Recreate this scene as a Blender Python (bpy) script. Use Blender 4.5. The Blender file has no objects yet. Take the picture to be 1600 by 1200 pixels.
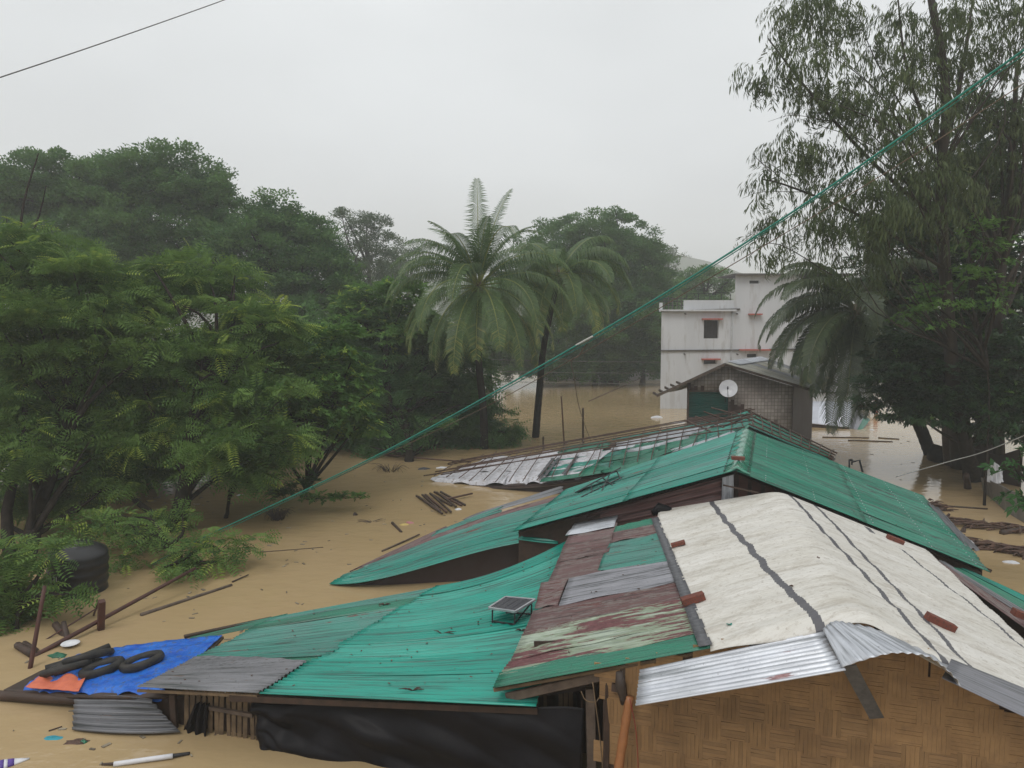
import bpy, math, random
import numpy as np
from mathutils import Vector, Matrix
random.seed(7); rng = np.random.default_rng(7)
sc = bpy.context.scene
COL = sc.collection
# ------------------------------------------------------------------ camera
FPX, CH = 1200.0, 6.6
PITCH = math.atan(100 / 1200)
cam = bpy.data.cameras.new('camera'); cam.sensor_width = 36; cam.lens = 27; cam.clip_end = 3000
co = bpy.data.objects.new('camera', cam); COL.objects.link(co)
co.location = (0, 0, CH); co.rotation_euler = (math.pi / 2 - PITCH, 0, 0)
sc.camera = co
# ------------------------------------------------------------------ world (heavy overcast)
wd = bpy.data.worlds.new('World'); sc.world = wd; wd.use_nodes = True
nt = wd.node_tree; nt.nodes.clear(); L = nt.links.new
out = nt.nodes.new('ShaderNodeOutputWorld'); bg = nt.nodes.new('ShaderNodeBackground')
sky = nt.nodes.new('ShaderNodeTexSky'); sky.sky_type = 'NISHITA'; sky.sun_disc = False
sky.sun_elevation = math.radians(62); sky.sun_rotation = math.radians(200)
tc = nt.nodes.new('ShaderNodeTexCoord'); sep = nt.nodes.new('ShaderNodeSeparateXYZ')
L(tc.outputs['Generated'], sep.inputs[0])
ramp = nt.nodes.new('ShaderNodeValToRGB')           # cloud cover: a little brighter overhead
e = ramp.color_ramp.elements
e[0].position = 0.0; e[0].color = (5.6, 5.75, 5.85, 1)
e[1].position = 1.0; e[1].color = (8.3, 8.55, 8.5, 1)
L(sep.outputs['Z'], ramp.inputs[0])
nz = nt.nodes.new('ShaderNodeTexNoise'); nz.inputs['Scale'].default_value = 1.6; nz.inputs['Detail'].default_value = 3
mp = nt.nodes.new('ShaderNodeMapping'); mp.inputs['Scale'].default_value = (1, 1, 2.2)
L(tc.outputs['Generated'], mp.inputs[0]); L(mp.outputs[0], nz.inputs[0])
nr = nt.nodes.new('ShaderNodeMapRange'); nr.inputs[1].default_value = .3; nr.inputs[2].default_value = .7
nr.inputs[3].default_value = .88; nr.inputs[4].default_value = 1.1
L(nz.outputs[0], nr.inputs[0])
mul = nt.nodes.new('ShaderNodeVectorMath'); mul.operation = 'SCALE'
L(ramp.outputs[0], mul.inputs[0]); L(nr.outputs[0], mul.inputs['Scale'])
mx = nt.nodes.new('ShaderNodeMix'); mx.data_type = 'RGBA'; mx.inputs[0].default_value = .95
L(sky.outputs[0], mx.inputs[6]); L(mul.outputs[0], mx.inputs[7]); L(mx.outputs[2], bg.inputs[0])
bg.inputs[1].default_value = 0.126
L(bg.outputs[0], out.inputs[0])
sun = bpy.data.lights.new('sun', 'SUN'); sun.energy = 1.1; sun.angle = math.radians(24); sun.color = (1, .97, .93)
so = bpy.data.objects.new('sun', sun); COL.objects.link(so); so.rotation_euler = (math.radians(38), 0, math.radians(-32))
sc.view_settings.view_transform = 'Standard'; sc.view_settings.look = 'None'
sc.view_settings.exposure = 0; sc.view_settings.gamma = 1; sc.view_settings.use_curve_mapping = False
sc.cycles.max_bounces = 6; sc.cycles.diffuse_bounces = 3; sc.cycles.glossy_bounces = 3; sc.cycles.volume_bounces = 1
sc.cycles.transmission_bounces = 3; sc.cycles.transparent_max_bounces = 6

# ------------------------------------------------------------------ pixel -> place (photo 1600x1200)
CP, SP = math.cos(PITCH), math.sin(PITCH)
def ray(u, v):
    x = (u - 800) / FPX; y = (600 - v) / FPX
    return np.array([x, CP + y * SP, -SP + y * CP])
def W(u, v, d):
    r = ray(u, v); return r * (d / r[1]) + np.array([0, 0, CH])
def Z(u, v, z=0.0):
    r = ray(u, v); return r * ((z - CH) / r[2]) + np.array([0, 0, CH])
def proj(P):
    P = np.asarray(P, float) - np.array([0, 0, CH])
    f = P[..., 1] * CP - P[..., 2] * SP; up = P[..., 1] * SP + P[..., 2] * CP
    return np.stack([800 + FPX * P[..., 0] / f, 600 - FPX * up / f], -1)
def V3(*a): return np.array(a, float)
def nrm(a):
    a = np.asarray(a, float); return a / max(1e-9, np.linalg.norm(a))

# ------------------------------------------------------------------ objects
WL = {}
def new_mesh(name, V, F, mat=None, smooth=False, uv=None, tint=None):
    me = bpy.data.meshes.new(name)
    V = np.asarray(V, np.float32)
    if isinstance(F, np.ndarray):
        n, k = F.shape
        me.vertices.add(len(V)); me.vertices.foreach_set('co', V.ravel())
        me.loops.add(n * k); me.loops.foreach_set('vertex_index', F.astype(np.int32).ravel())
        me.polygons.add(n); me.polygons.foreach_set('loop_start', np.arange(0, n * k, k, dtype=np.int32))
        me.update(calc_edges=True)
    else:
        me.from_pydata([tuple(map(float, v)) for v in V], [], F)
    if uv is not None:
        l = me.uv_layers.new(name='UVMap'); idx = np.empty(len(me.loops), np.int32)
        me.loops.foreach_get('vertex_index', idx)
        l.data.foreach_set('uv', np.asarray(uv, np.float32)[idx].ravel())
    if tint is not None:
        a = me.attributes.new('tint', 'FLOAT', 'POINT'); a.data.foreach_set('value', np.asarray(tint, np.float32))
    if smooth: me.polygons.foreach_set('use_smooth', np.ones(len(me.polygons), bool))
    if mat: me.materials.append(mat)
    return me
def mk(name, V, F, mat, parent=None, smooth=False, uv=None, tint=None, solid=0, label=None, cat=None, group=None, kind=None, origin=None):
    V = np.asarray(V, float)
    if origin is None:
        lo, hi = V.min(0), V.max(0); origin = np.array([(lo[0] + hi[0]) / 2, (lo[1] + hi[1]) / 2, lo[2]])
    me = new_mesh(name, V - origin, F, mat, smooth, uv, tint)
    o = bpy.data.objects.new(name, me); COL.objects.link(o)
    base = WL[parent] if parent else np.zeros(3)
    o.location = origin - base; WL[o] = np.array(origin, float)
    if parent: o.parent = parent
    if solid:
        m = o.modifiers.new('thickness', 'SOLIDIFY'); m.thickness = solid; m.offset = -1
    for k, x in (('label', label), ('category', cat), ('group', group), ('kind', kind)):
        if x: o[k] = x
    return o
def thing(name, label, cat, loc, group=None, kind=None):
    o = bpy.data.objects.new(name, None); COL.objects.link(o); o.location = loc; WL[o] = np.array(loc, float)
    o.empty_display_size = .2
    if label: o['label'] = label
    if cat: o['category'] = cat
    if group: o['group'] = group
    if kind: o['kind'] = kind
    return o
def place(name, mesh, M, parent=None):
    """object sharing a mesh, at world matrix M"""
    o = bpy.data.objects.new(name, mesh); COL.objects.link(o)
    M = Matrix(M); base = WL[parent] if parent else np.zeros(3)
    WL[o] = np.array(M.translation); M.translation = M.translation - Vector(base)
    if parent: o.parent = parent
    o.matrix_basis = M
    return o
class MB:
    def __init__(s): s.V = []; s.F = []; s.n = 0
    def add(s, V, F):
        V = np.asarray(V, float); s.V.append(V)
        s.F += [tuple(int(i) + s.n for i in f) for f in F]; s.n += len(V); return s
    def out(s): return np.concatenate(s.V), s.F
def frame(d, up=(0, 0, 1)):
    d = nrm(d); up = np.asarray(up, float)
    if abs(np.dot(d, up)) > .98: up = np.array([0, 1., 0]) if abs(d[1]) < .9 else np.array([1., 0, 0])
    a = nrm(np.cross(d, up)); b = np.cross(a, d); return d, a, b
def box(c, sx, sy, sz):
    c = np.asarray(c, float)
    V = [c + V3(x * sx / 2, y * sy / 2, z * sz / 2) for z in (-1, 1) for y in (-1, 1) for x in (-1, 1)]
    return np.array(V), [(0, 2, 3, 1), (4, 5, 7, 6), (0, 1, 5, 4), (2, 6, 7, 3), (0, 4, 6, 2), (1, 3, 7, 5)]
def bar(p0, p1, w, h, up=(0, 0, 1), bev=.0):
    d, a, b = frame(np.asarray(p1) - np.asarray(p0), up); V = []
    c = bev
    prof = [(-w/2+c, -h/2), (w/2-c, -h/2), (w/2, -h/2+c), (w/2, h/2-c), (w/2-c, h/2), (-w/2+c, h/2), (-w/2, h/2-c), (-w/2, -h/2+c)] if c else [(-w/2, -h/2), (w/2, -h/2), (w/2, h/2), (-w/2, h/2)]
    n = len(prof)
    for p in (p0, p1):
        for x, y in prof: V.append(np.asarray(p) + a * x + b * y)
    F = [(i, (i + 1) % n, n + (i + 1) % n, n + i) for i in range(n)]
    F += [tuple(range(n))[::-1], tuple(range(n, 2 * n))]
    return np.array(V), F
def tube(pts, rad, n=8, cap=True):
    pts = np.asarray(pts, float); m = len(pts)
    rad = np.full(m, rad) if np.isscalar(rad) else np.asarray(rad, float)
    V = []; prev = None
    for i in range(m):
        d = nrm(pts[min(i + 1, m - 1)] - pts[max(i - 1, 0)])
        if prev is None: _, a, b = frame(d)
        else:
            a = nrm(prev - d * np.dot(prev, d)); b = np.cross(a, d)
        prev = a
        for k in range(n):
            t = 2 * math.pi * k / n; V.append(pts[i] + rad[i] * (a * math.cos(t) + b * math.sin(t)))
    F = [(i * n + k, i * n + (k + 1) % n, (i + 1) * n + (k + 1) % n, (i + 1) * n + k) for i in range(m - 1) for k in range(n)]
    if cap: F += [tuple(range(n))[::-1], tuple(range((m - 1) * n, m * n))]
    return np.array(V), F
def curve(ctrl, n):
    """catmull-rom through control points"""
    P = np.asarray(ctrl, float); P = np.vstack([2 * P[0] - P[1], P, 2 * P[-1] - P[-2]]); k = len(P) - 3
    out = []
    for t in np.linspace(0, k - 1e-6, n):
        i = int(t); f = t - i; a, b, c, d = P[i:i + 4]
        out.append(.5 * (2 * b + (c - a) * f + (2 * a - 5 * b + 4 * c - d) * f ** 2 + (3 * b - 3 * c + d - a) * f ** 3))
    return np.array(out)
def pole(p0, p1, r, taper=.8, nodes=0, bend=0., n=7, seg=None):
    p0, p1 = np.asarray(p0, float), np.asarray(p1, float); seg = seg or (max(2, nodes * 3) if nodes else 5)
    t = np.linspace(0, 1, seg + 1); _, a, b = frame(p1 - p0)
    P = p0 + np.outer(t, p1 - p0) + np.outer(np.sin(t * math.pi) * bend, a)
    R = r * (1 - (1 - taper) * t)
    if nodes: R = R * (1 + .14 * (np.arange(seg + 1) % 3 == 0))
    return tube(P, R, n)

# ------------------------------------------------------------------ materials
MATS = {}
def nodes_of(name):
    m = bpy.data.materials.new(name); m.use_nodes = True; t = m.node_tree; t.nodes.clear()
    o = t.nodes.new('ShaderNodeOutputMaterial'); b = t.nodes.new('ShaderNodeBsdfPrincipled'); t.links.new(b.outputs[0], o.inputs[0])
    return m, t, b, o
def N(t, ty, **kw):
    n = t.nodes.new(ty)
    for k, v in kw.items():
        if k.startswith('i_'): n.inputs[int(k[2:]) if k[2:].isdigit() else k[2:]].default_value = v
        else: setattr(n, k, v)
    return n
def noise(t, vec, scale, detail=4, rough=.55, mapping=None):
    n = N(t, 'ShaderNodeTexNoise'); n.inputs['Scale'].default_value = scale; n.inputs['Detail'].default_value = detail; n.inputs['Roughness'].default_value = rough
    if mapping:
        m = N(t, 'ShaderNodeMapping'); m.inputs['Scale'].default_value = mapping; t.links.new(vec, m.inputs[0]); vec = m.outputs[0]
    t.links.new(vec, n.inputs['Vector']); return n.outputs[0]
def rng_(t, x, a, b, c=0., d=1.):
    n = N(t, 'ShaderNodeMapRange'); t.links.new(x, n.inputs[0])
    for i, v in enumerate((a, b, c, d)): n.inputs[i + 1].default_value = v
    return n.outputs[0]
def mixc(t, fac, a, b):
    n = N(t, 'ShaderNodeMix', data_type='RGBA')
    for s, x in ((0, fac), (6, a), (7, b)):
        if isinstance(x, bpy.types.NodeSocket): t.links.new(x, n.inputs[s])
        elif s == 0: n.inputs[0].default_value = x
        else: n.inputs[s].default_value = (*x, 1)
    return n.outputs[2]
def math_(t, op, a, b=None, c=None):
    n = N(t, 'ShaderNodeMath', operation=op)
    for i, x in enumerate((a, b, c)):
        if x is None: continue
        if isinstance(x, bpy.types.NodeSocket): t.links.new(x, n.inputs[i])
        else: n.inputs[i].default_value = x
    return n.outputs[0]
def bump(t, b, h, strength, dist):
    n = N(t, 'ShaderNodeBump'); n.inputs['Strength'].default_value = strength; n.inputs['Distance'].default_value = dist
    t.links.new(h, n.inputs['Height']); t.links.new(n.outputs[0], b.inputs['Normal'])
def plain(name, c1, c2=None, scale=3., rough=.6, bumps=.3, bscale=30., spec=.4, metal=0., stretch=None, c3=None, bd=.01):
    if name in MATS: return MATS[name]
    m, t, b, o = nodes_of(name); g = N(t, 'ShaderNodeNewGeometry').outputs['Position']
    c2 = c2 or tuple(x * .7 for x in c1)
    n1 = noise(t, g, scale, 5, .6, stretch)
    col = mixc(t, rng_(t, n1, .35, .65), c1, c2)
    if c3:
        col = mixc(t, rng_(t, noise(t, g, scale * 2.7, 4, .65, stretch), .55, .62), col, c3)
    t.links.new(col, b.inputs['Base Color'])
    b.inputs['Roughness'].default_value = rough; b.inputs['Specular IOR Level'].default_value = spec; b.inputs['Metallic'].default_value = metal
    if bumps: bump(t, b, noise(t, g, bscale, 4, .6, stretch), bumps, bd)
    MATS[name] = m; return m
def tin(name, c1, c2, rust=.0, rustc=(.09, .035, .028), dirt=.3, rough=.27, metal=0., peel=None, spec=.5, mot=1.):
    """painted / galvanised corrugated sheet; UV in metres: u down the sheet, v across"""
    if name in MATS: return MATS[name]
    m, t, b, o = nodes_of(name); uv = N(t, 'ShaderNodeTexCoord').outputs['UV']; g = N(t, 'ShaderNodeNewGeometry').outputs['Position']
    oi = N(t, 'ShaderNodeObjectInfo').outputs['Random']
    ns = noise(t, uv, 1.0, 5, .6, (.7, 5, 1)); nb = noise(t, g, 1.1, 5, .62)
    col = mixc(t, rng_(t, ns, .35, .68), c1, c2)
    col = mixc(t, rng_(t, nb, .42, .70, 0, .55 * mot), col, tuple(x * .55 + .05 for x in c2))
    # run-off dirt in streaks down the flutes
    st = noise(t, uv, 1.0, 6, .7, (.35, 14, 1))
    fine = noise(t, uv, 1.0, 4, .6, (.6, 24, 1)); col = mixc(t, rng_(t, fine, .5, .66, 0, min(.8, dirt * 2.2)), col, (.02, .028, .025))  # fine run-off lines, strengthened to put the flutes' shading into the colour
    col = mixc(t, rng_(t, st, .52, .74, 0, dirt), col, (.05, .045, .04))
    sp = noise(t, g, 26, 2, .5)
    col = mixc(t, rng_(t, sp, .68, .73, 0, .6 * min(1, dirt * 2)), col, (.035, .03, .025))
    # faint hue change from one sheet to the next
    hv = N(t, 'ShaderNodeHueSaturation'); t.links.new(col, hv.inputs['Color']); t.links.new(rng_(t, oi, 0, 1, .82, 1.14), hv.inputs['Value']); t.links.new(rng_(t, oi, 0, 1, 1.05, .9), hv.inputs['Saturation'])
    col = hv.outputs[0]
    r = N(t, 'ShaderNodeValue'); r.outputs[0].default_value = rough; rs = r.outputs[0]
    if rust > 0:
        nr_ = noise(t, uv, 1.0, 7, .66, (.75, 6.5, 1))
        msk = rng_(t, nr_, .66 - rust * .34, .70 - rust * .34)
        rc = mixc(t, rng_(t, noise(t, g, 7, 5, .7), .35, .7), rustc, tuple(x * 1.9 for x in rustc))
        if peel: 
            edge = rng_(t, nr_, .60 - rust * .34, .64 - rust * .34); col = mixc(t, edge, col, peel)
        col = mixc(t, msk, col, rc); rs = rng_(t, msk, 0, 1, rough, .75)
    t.links.new(col, b.inputs['Base Color']); t.links.new(rs, b.inputs['Roughness'])
    b.inputs['Metallic'].default_value = metal; b.inputs['Specular IOR Level'].default_value = spec
    bump(t, b, noise(t, g, 9, 4, .6), .25, .012)
    MATS[name] = m; return m
def leafm(name, dark, mid, light, rough=.55, spec=.12, trans=.35):
    if name in MATS: return MATS[name]
    m, t, b, o = nodes_of(name)
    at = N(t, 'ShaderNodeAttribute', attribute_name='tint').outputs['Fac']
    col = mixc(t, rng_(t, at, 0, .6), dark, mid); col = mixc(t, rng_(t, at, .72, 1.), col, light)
    t.links.new(col, b.inputs['Base Color']); b.inputs['Roughness'].default_value = rough; b.inputs['Specular IOR Level'].default_value = spec
    tr = N(t, 'ShaderNodeBsdfTranslucent'); t.links.new(col, tr.inputs[0])
    ms = N(t, 'ShaderNodeMixShader'); ms.inputs[0].default_value = trans
    t.links.new(b.outputs[0], ms.inputs[1]); t.links.new(tr.outputs[0], ms.inputs[2]); t.links.new(ms.outputs[0], o.inputs[0])
    MATS[name] = m; return m

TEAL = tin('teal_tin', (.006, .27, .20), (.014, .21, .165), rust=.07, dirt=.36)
TEAL_B = tin('bright_teal_tin', (.006, .33, .25), (.012, .26, .20), dirt=.30, mot=.6)
TEAL_OLD = tin('weathered_teal_tin', (.02, .20, .15), (.06, .22, .185), rust=.16, dirt=.4)
GREEN = tin('green_tin', (.012, .21, .125), (.025, .17, .11), dirt=.3)
MAROON = tin('maroon_rusty_tin', (.135, .062, .065), (.16, .09, .085), rust=.3, rustc=(.075, .032, .03), dirt=.4, rough=.6, peel=(.16, .13, .12))
PALE = tin('peeling_pale_green_tin', (.40, .47, .36), (.33, .39, .32), rust=.5, rustc=(.095, .038, .04), dirt=.3, rough=.55, peel=(.22, .27, .19))
GREY = tin('grey_tin', (.33, .33, .36), (.26, .26, .29), dirt=.35, rough=.5, metal=.25)
GREY_D = tin('dull_grey_tin', (.21, .21, .225), (.14, .14, .15), rust=.15, rustc=(.10, .07, .055), dirt=.6, rough=.55, metal=.25)
SILVER = tin('galvanised_tin', (.60, .62, .66), (.48, .50, .55), rust=.12, rustc=(.2, .12, .12), dirt=.25, rough=.42, metal=.55)
DARKTIN = tin('dark_maroon_tin', (.06, .032, .030), (.045, .026, .024), rust=.3, rustc=(.07, .03, .02), dirt=.5, rough=.6)
GABLET = tin('maroon_gable_tin', (.25, .125, .115), (.18, .095, .09), rust=.1, dirt=.4, rough=.45)
WOODD = plain('dark_wet_wood', (.035, .022, .016), (.06, .035, .025), 6, .6, .5, 25, stretch=(1, 1, 1))
WOODR = plain('red_brown_wood', (.085, .03, .022), (.05, .022, .018), 4, .55, .4, 25)
WOODG = plain('grey_brown_plank', (.13, .095, .07), (.07, .05, .04), 5, .7, .5, 22)
LATH = plain('brown_lath', (.10, .05, .035), (.055, .032, .025), 5, .6, .4, 30)
BAMB = plain('golden_bamboo', (.36, .15, .055), (.24, .10, .04), 5, .45, .2, 30)
def stripmat():
    m, t, b, o = nodes_of('woven_bamboo_strip'); g = N(t, 'ShaderNodeNewGeometry').outputs['Position']; ob = N(t, 'ShaderNodeTexCoord').outputs['Object']
    c = mixc(t, rng_(t, noise(t, g, 2.0, 4, .6), .35, .65), (.31, .185, .084), (.22, .125, .055))
    c = mixc(t, rng_(t, noise(t, ob, 1.0, 4, .65, (3, 26, 5)), .45, .75, 0, .5), c, (.12, .07, .035))
    hv = N(t, 'ShaderNodeHueSaturation'); t.links.new(c, hv.inputs['Color']); t.links.new(rng_(t, N(t, 'ShaderNodeObjectInfo').outputs['Random'], 0, 1, .84, 1.14), hv.inputs['Value'])
    t.links.new(hv.outputs[0], b.inputs['Base Color']); b.inputs['Roughness'].default_value = .5; bump(t, b, noise(t, ob, 1.0, 3, .6, (4, 30, 5)), .4, .01); return m
STRIP = stripmat()
SLAT = plain('split_bamboo_slat', (.17, .115, .065), (.09, .06, .035), 5, .7, .4, 35)
BLACKP = plain('black_plastic', (.006, .0055, .007), (.010, .009, .011), 2, .45, .3, 12, spec=.12)
RUBBER = plain('tyre_rubber', (.008, .008, .008), (.03, .026, .022), 6, .6, .3, 40)
BLUE = plain('blue_tarpaulin', (.006, .075, .42), (.018, .16, .60), 3.5, .38, .6, 11, bd=.04, c3=(.05, .10, .27))
ORANGE = plain('orange_cloth', (.62, .16, .08), (.50, .12, .07), 5, .6, .4, 25)
BRICK = plain('red_brick', (.20, .058, .036), (.12, .04, .03), 14, .85, .8, 70, c3=(.08, .05, .04))
BARK = plain('wet_bark', (.016, .013, .010), (.034, .027, .022), 5, .8, .8, 18, bd=.03, spec=.1)
PALMB = plain('palm_bark', (.012, .010, .008), (.026, .021, .017), 3, .85, .8, 14, spec=.08, stretch=(.5, .5, 4), bd=.03)
EUCB = plain('pale_bark', (.04, .03, .023), (.024, .018, .014), 2.5, .75, .5, 14, stretch=(1, 1, .4), bd=.02)
CONC = plain('whitewashed_concrete', (.56, .57, .59), (.50, .51, .53), .5, .75, .12, 12, stretch=(1.8, 1.8, .3), c3=(.46, .46, .465))
CONCD = plain('stained_concrete', (.13, .12, .115), (.06, .055, .05), 3, .85, .4, 12)
REDT = plain('red_painted_ledge', (.42, .10, .08), (.34, .09, .07), 5, .7, .1, 20)
DARKW = plain('dark_window_board', (.03, .026, .028), (.045, .04, .04), 3, .5, .1, 20)
WHITE = plain('white_plastic', (.68, .68, .70), (.55, .55, .58), 4, .4, .1, 20)
METAL = plain('dark_metal', (.05, .05, .055), (.03, .03, .032), 5, .45, .1, 30, metal=.4)
PALEM = plain('pale_metal', (.45, .46, .48), (.35, .36, .38), 8, .35, .05, 30, metal=.5)
CABLE = plain('green_cable', (.01, .20, .15), (.012, .16, .12), 9, .4, 0)
WIRE = plain('grey_wire', (.10, .095, .09), (.06, .06, .055), 9, .5, 0)
PURPLE = plain('purple_print', (.10, .05, .30), None, 5, .5, 0)
CYANP = plain('cyan_plastic', (.02, .30, .38), (.02, .2, .26), 8, .5, .4, 25)
GREENP = plain('green_plastic', (.01, .14, .07), (.01, .09, .05), 9, .3, .2, 25)
DEBRIS = plain('wet_debris', (.05, .03, .022), (.11, .055, .035), 7, .65, .6, 25, bd=.02)

# ------------------------------------------------------------------ surfaces
def lag(x, n):
    """Lagrange weights at x for n nodes spread over 0..1"""
    k = np.linspace(0, 1, n); x = np.asarray(x, float)[..., None]; w = []
    for i in range(n):
        p = np.ones(x.shape[:-1])
        for j in range(n):
            if j != i: p = p * (x[..., 0] - k[j]) / (k[i] - k[j])
        w.append(p)
    return np.stack(w, -1)
class Surf:
    """C[t][s] control points; s down the flutes, t across them"""
    def __init__(self, C):
        self.C = np.array(C, float); self.nt, self.ns = self.C.shape[:2]
        g = self(np.linspace(0, 1, 21), np.full(21, .5)); self.Ls = np.linalg.norm(np.diff(g, axis=0), axis=1).sum()
        g = self(np.full(21, .5), np.linspace(0, 1, 21)); self.Lt = np.linalg.norm(np.diff(g, axis=0), axis=1).sum()
    def __call__(self, s, t):
        return np.einsum('...i,...j,ijk->...k', lag(t, self.nt), lag(s, self.ns), self.C)
    def st(self, u, v):
        best = None
        S, T = np.meshgrid(np.linspace(-.1, 1.1, 25), np.linspace(-.1, 1.1, 25))
        d = np.linalg.norm(proj(self(S, T)) - np.array([u, v]), axis=-1); k = d.argmin(); x = np.array([S.flat[k], T.flat[k]])
        for _ in range(8):
            p = proj(self(x[0], x[1])); e = 1e-4
            J = np.stack([(proj(self(x[0] + e, x[1])) - p) / e, (proj(self(x[0], x[1] + e)) - p) / e], -1)
            try: x = np.clip(x - np.linalg.solve(J, p - np.array([u, v])), -.35, 1.35)
            except Exception: break
        return x
    def at(self, u, v): return self(*self.st(u, v))
    def normal(self, s, t):
        e = 1e-3; a = self(s + e, t) - self(s - e, t); b = self(s, t + e) - self(s, t - e)
        n = np.cross(a, b); n /= np.linalg.norm(n, axis=-1, keepdims=True) + 1e-12
        return n * np.where(n[..., 2:3] < 0, -1, 1)
def wob(seed, s, t, k=4, f=3.):
    r = np.random.default_rng(seed); z = 0
    for _ in range(k):
        a, b, p, q = r.uniform(-f, f), r.uniform(-f, f), r.uniform(0, 6.28), r.uniform(.4, 1); z = z + q * np.sin(a * s + b * t + p)
    return z / k
def grid_faces(n, m):
    i, j = np.meshgrid(np.arange(n - 1), np.arange(m - 1), indexing='ij'); a = (i * m + j).ravel()
    return np.stack([a, a + 1, a + m + 1, a + m], -1)
def sheet(S, q, mat, parent, px=True, pitch=.076, amp=.0135, lift=.0, name='roof_sheet', ns=14, per=6, warp=.02, rag=.0, solid=.003, crump=0., label=None, jag=0.):
    """q: corners (s0,t0),(s1,t0),(s1,t1),(s0,t1) in picture points on surface S, or as s,t"""
    if px: q = [S.st(*p) for p in q]
    q = np.array(q, float); seed = int(rng.integers(1e9))
    wt = max(np.linalg.norm(q[3] - q[0]), np.linalg.norm(q[2] - q[1])) * S.Lt
    m = max(4, int(wt / pitch * per)); a, b = np.meshgrid(np.linspace(0, 1, ns), np.linspace(0, 1, m), indexing='ij')
    if rag:
        r = np.random.default_rng(seed); e0 = np.interp(np.linspace(0, 1, m), np.linspace(0, 1, 5), r.uniform(-rag, rag, 5)) / S.Ls
        e1 = np.interp(np.linspace(0, 1, m), np.linspace(0, 1, 5), r.uniform(-rag, rag, 5)) / S.Ls
    else: e0 = e1 = 0
    st = (q[0] * ((1 - a) * (1 - b))[..., None] + q[1] * (a * (1 - b))[..., None] + q[2] * (a * b)[..., None] + q[3] * ((1 - a) * b)[..., None])
    s = st[..., 0] + e0 * (1 - a) + e1 * a; t = st[..., 1]
    P = S(s, t); n = S.normal(s, t)
    h = amp * np.sin(2 * math.pi * t * S.Lt / pitch) + lift + warp * wob(seed, a * 2, b * 3)
    if crump: h = h + crump * (wob(seed + 1, a * 5, b * 5, 6) + .5 * np.abs(wob(seed + 2, a * 9, b * 9, 6)))
    P = P + n * h[..., None]
    uv = np.stack([s * S.Ls, t * S.Lt], -1).reshape(-1, 2) + np.array([seed % 97, 0])
    o = mk(name, P.reshape(-1, 3), grid_faces(ns, m), mat, parent, True, uv, solid=solid, label=label)
    return o
def rowsheets(S, s0, s1, t0, t1, n, mats, parent, ns=14, rag=.05, lift0=.0, over=.012, lift=.008, **kw):
    """n sheets side by side across t, overlapping"""
    for k in range(n):
        a, b = t0 + (t1 - t0) * k / n, t0 + (t1 - t0) * (k + 1) / n + over / max(.1, 1) * .5
        d0, d1 = random.uniform(-rag, rag) / S.Ls, random.uniform(-rag, rag) / S.Ls
        m = mats[k % len(mats)] if isinstance(mats, (list, tuple)) else mats
        sheet(S, [(s0 + d0, a), (s1 + d1, a), (s1 + d1, b), (s0 + d0, b)], m, parent, px=False, ns=ns, lift=lift0 + (k % 2) * lift + random.uniform(0, .004), **kw)
# ================================================================== SETTING
# water
mw, t, b, o = nodes_of('muddy_flood_water'); g = N(t, 'ShaderNodeNewGeometry').outputs['Position']
c = mixc(t, rng_(t, noise(t, g, .12, 4, .6, (1, .5, 1)), .35, .65), (.34, .245, .125), (.41, .30, .17))
c = mixc(t, rng_(t, noise(t, g, 1.3, 5, .7, (1, .35, 1)), .60, .78, 0, .35), c, (.26, .18, .095))
t.links.new(c, b.inputs['Base Color']); b.inputs['Roughness'].default_value = .06; b.inputs['IOR'].default_value = 1.33
h1 = noise(t, g, 6, 2, .5); h2 = noise(t, g, 1.4, 3, .5, (1, 1.6, 1))
hh = math_(t, 'ADD', math_(t, 'MULTIPLY', h1, .010), math_(t, 'MULTIPLY', h2, .05)); bump(t, b, hh, .42, 1.0)
V = np.array([(-900, -60, 0), (900, -60, 0), (900, 1000, 0), (-900, 1000, 0)], float)
mk('flood_water', V, [(0, 1, 2, 3)], mw, kind='structure', label='brown muddy flood water covering the ground between houses and trees', origin=V3(0, 0, 0))
V2 = V.copy(); V2[:, 2] = -3.0
mk('ground', V2, [(0, 1, 2, 3)], plain('mud', (.12, .08, .05)), kind='structure', label='drowned muddy ground under the flood', origin=V3(0, 0, -3))

# far hills, faint behind the trees
def hill(name, label, x0, x1, y0, y1, prof, seed, mat):
    n, m = 60, 14; X = np.linspace(x0, x1, n); T = np.linspace(0, 1, m); P = []
    for x in X:
        hgt = np.interp(x, [p[0] for p in prof], [p[1] for p in prof])
        for tt in T:
            P.append((x, y0 + (y1 - y0) * tt, -1 + (hgt + 1) * math.sin(math.pi * tt) ** .8 * (1 + .07 * math.sin(x * .13 + seed + tt * 5) + .05 * math.sin(x * .41 + tt * 11))))
    return mk(name, np.array(P), grid_faces(n, m), mat, smooth=True, kind='structure', label=label)
HILLM = plain('distant_forest', (.03, .055, .03), (.05, .08, .045), .12, .9, .6, .9, bd=1.)
hill('hills', 'low wooded hills fading into the rain haze', -760, 760, 440, 700, [(-760, 48), (-270, 45), (-128, 42), (-82, 41), (-50, 37), (17, 37), (68, 44), (122, 56), (145, 46), (187, 37), (510, 44), (760, 37)], 1, HILLM)

# ================================================================== HOUSES
def post(name, u, v, ztop, zbot, d, r, mat, parent, **kw):
    pass
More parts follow.
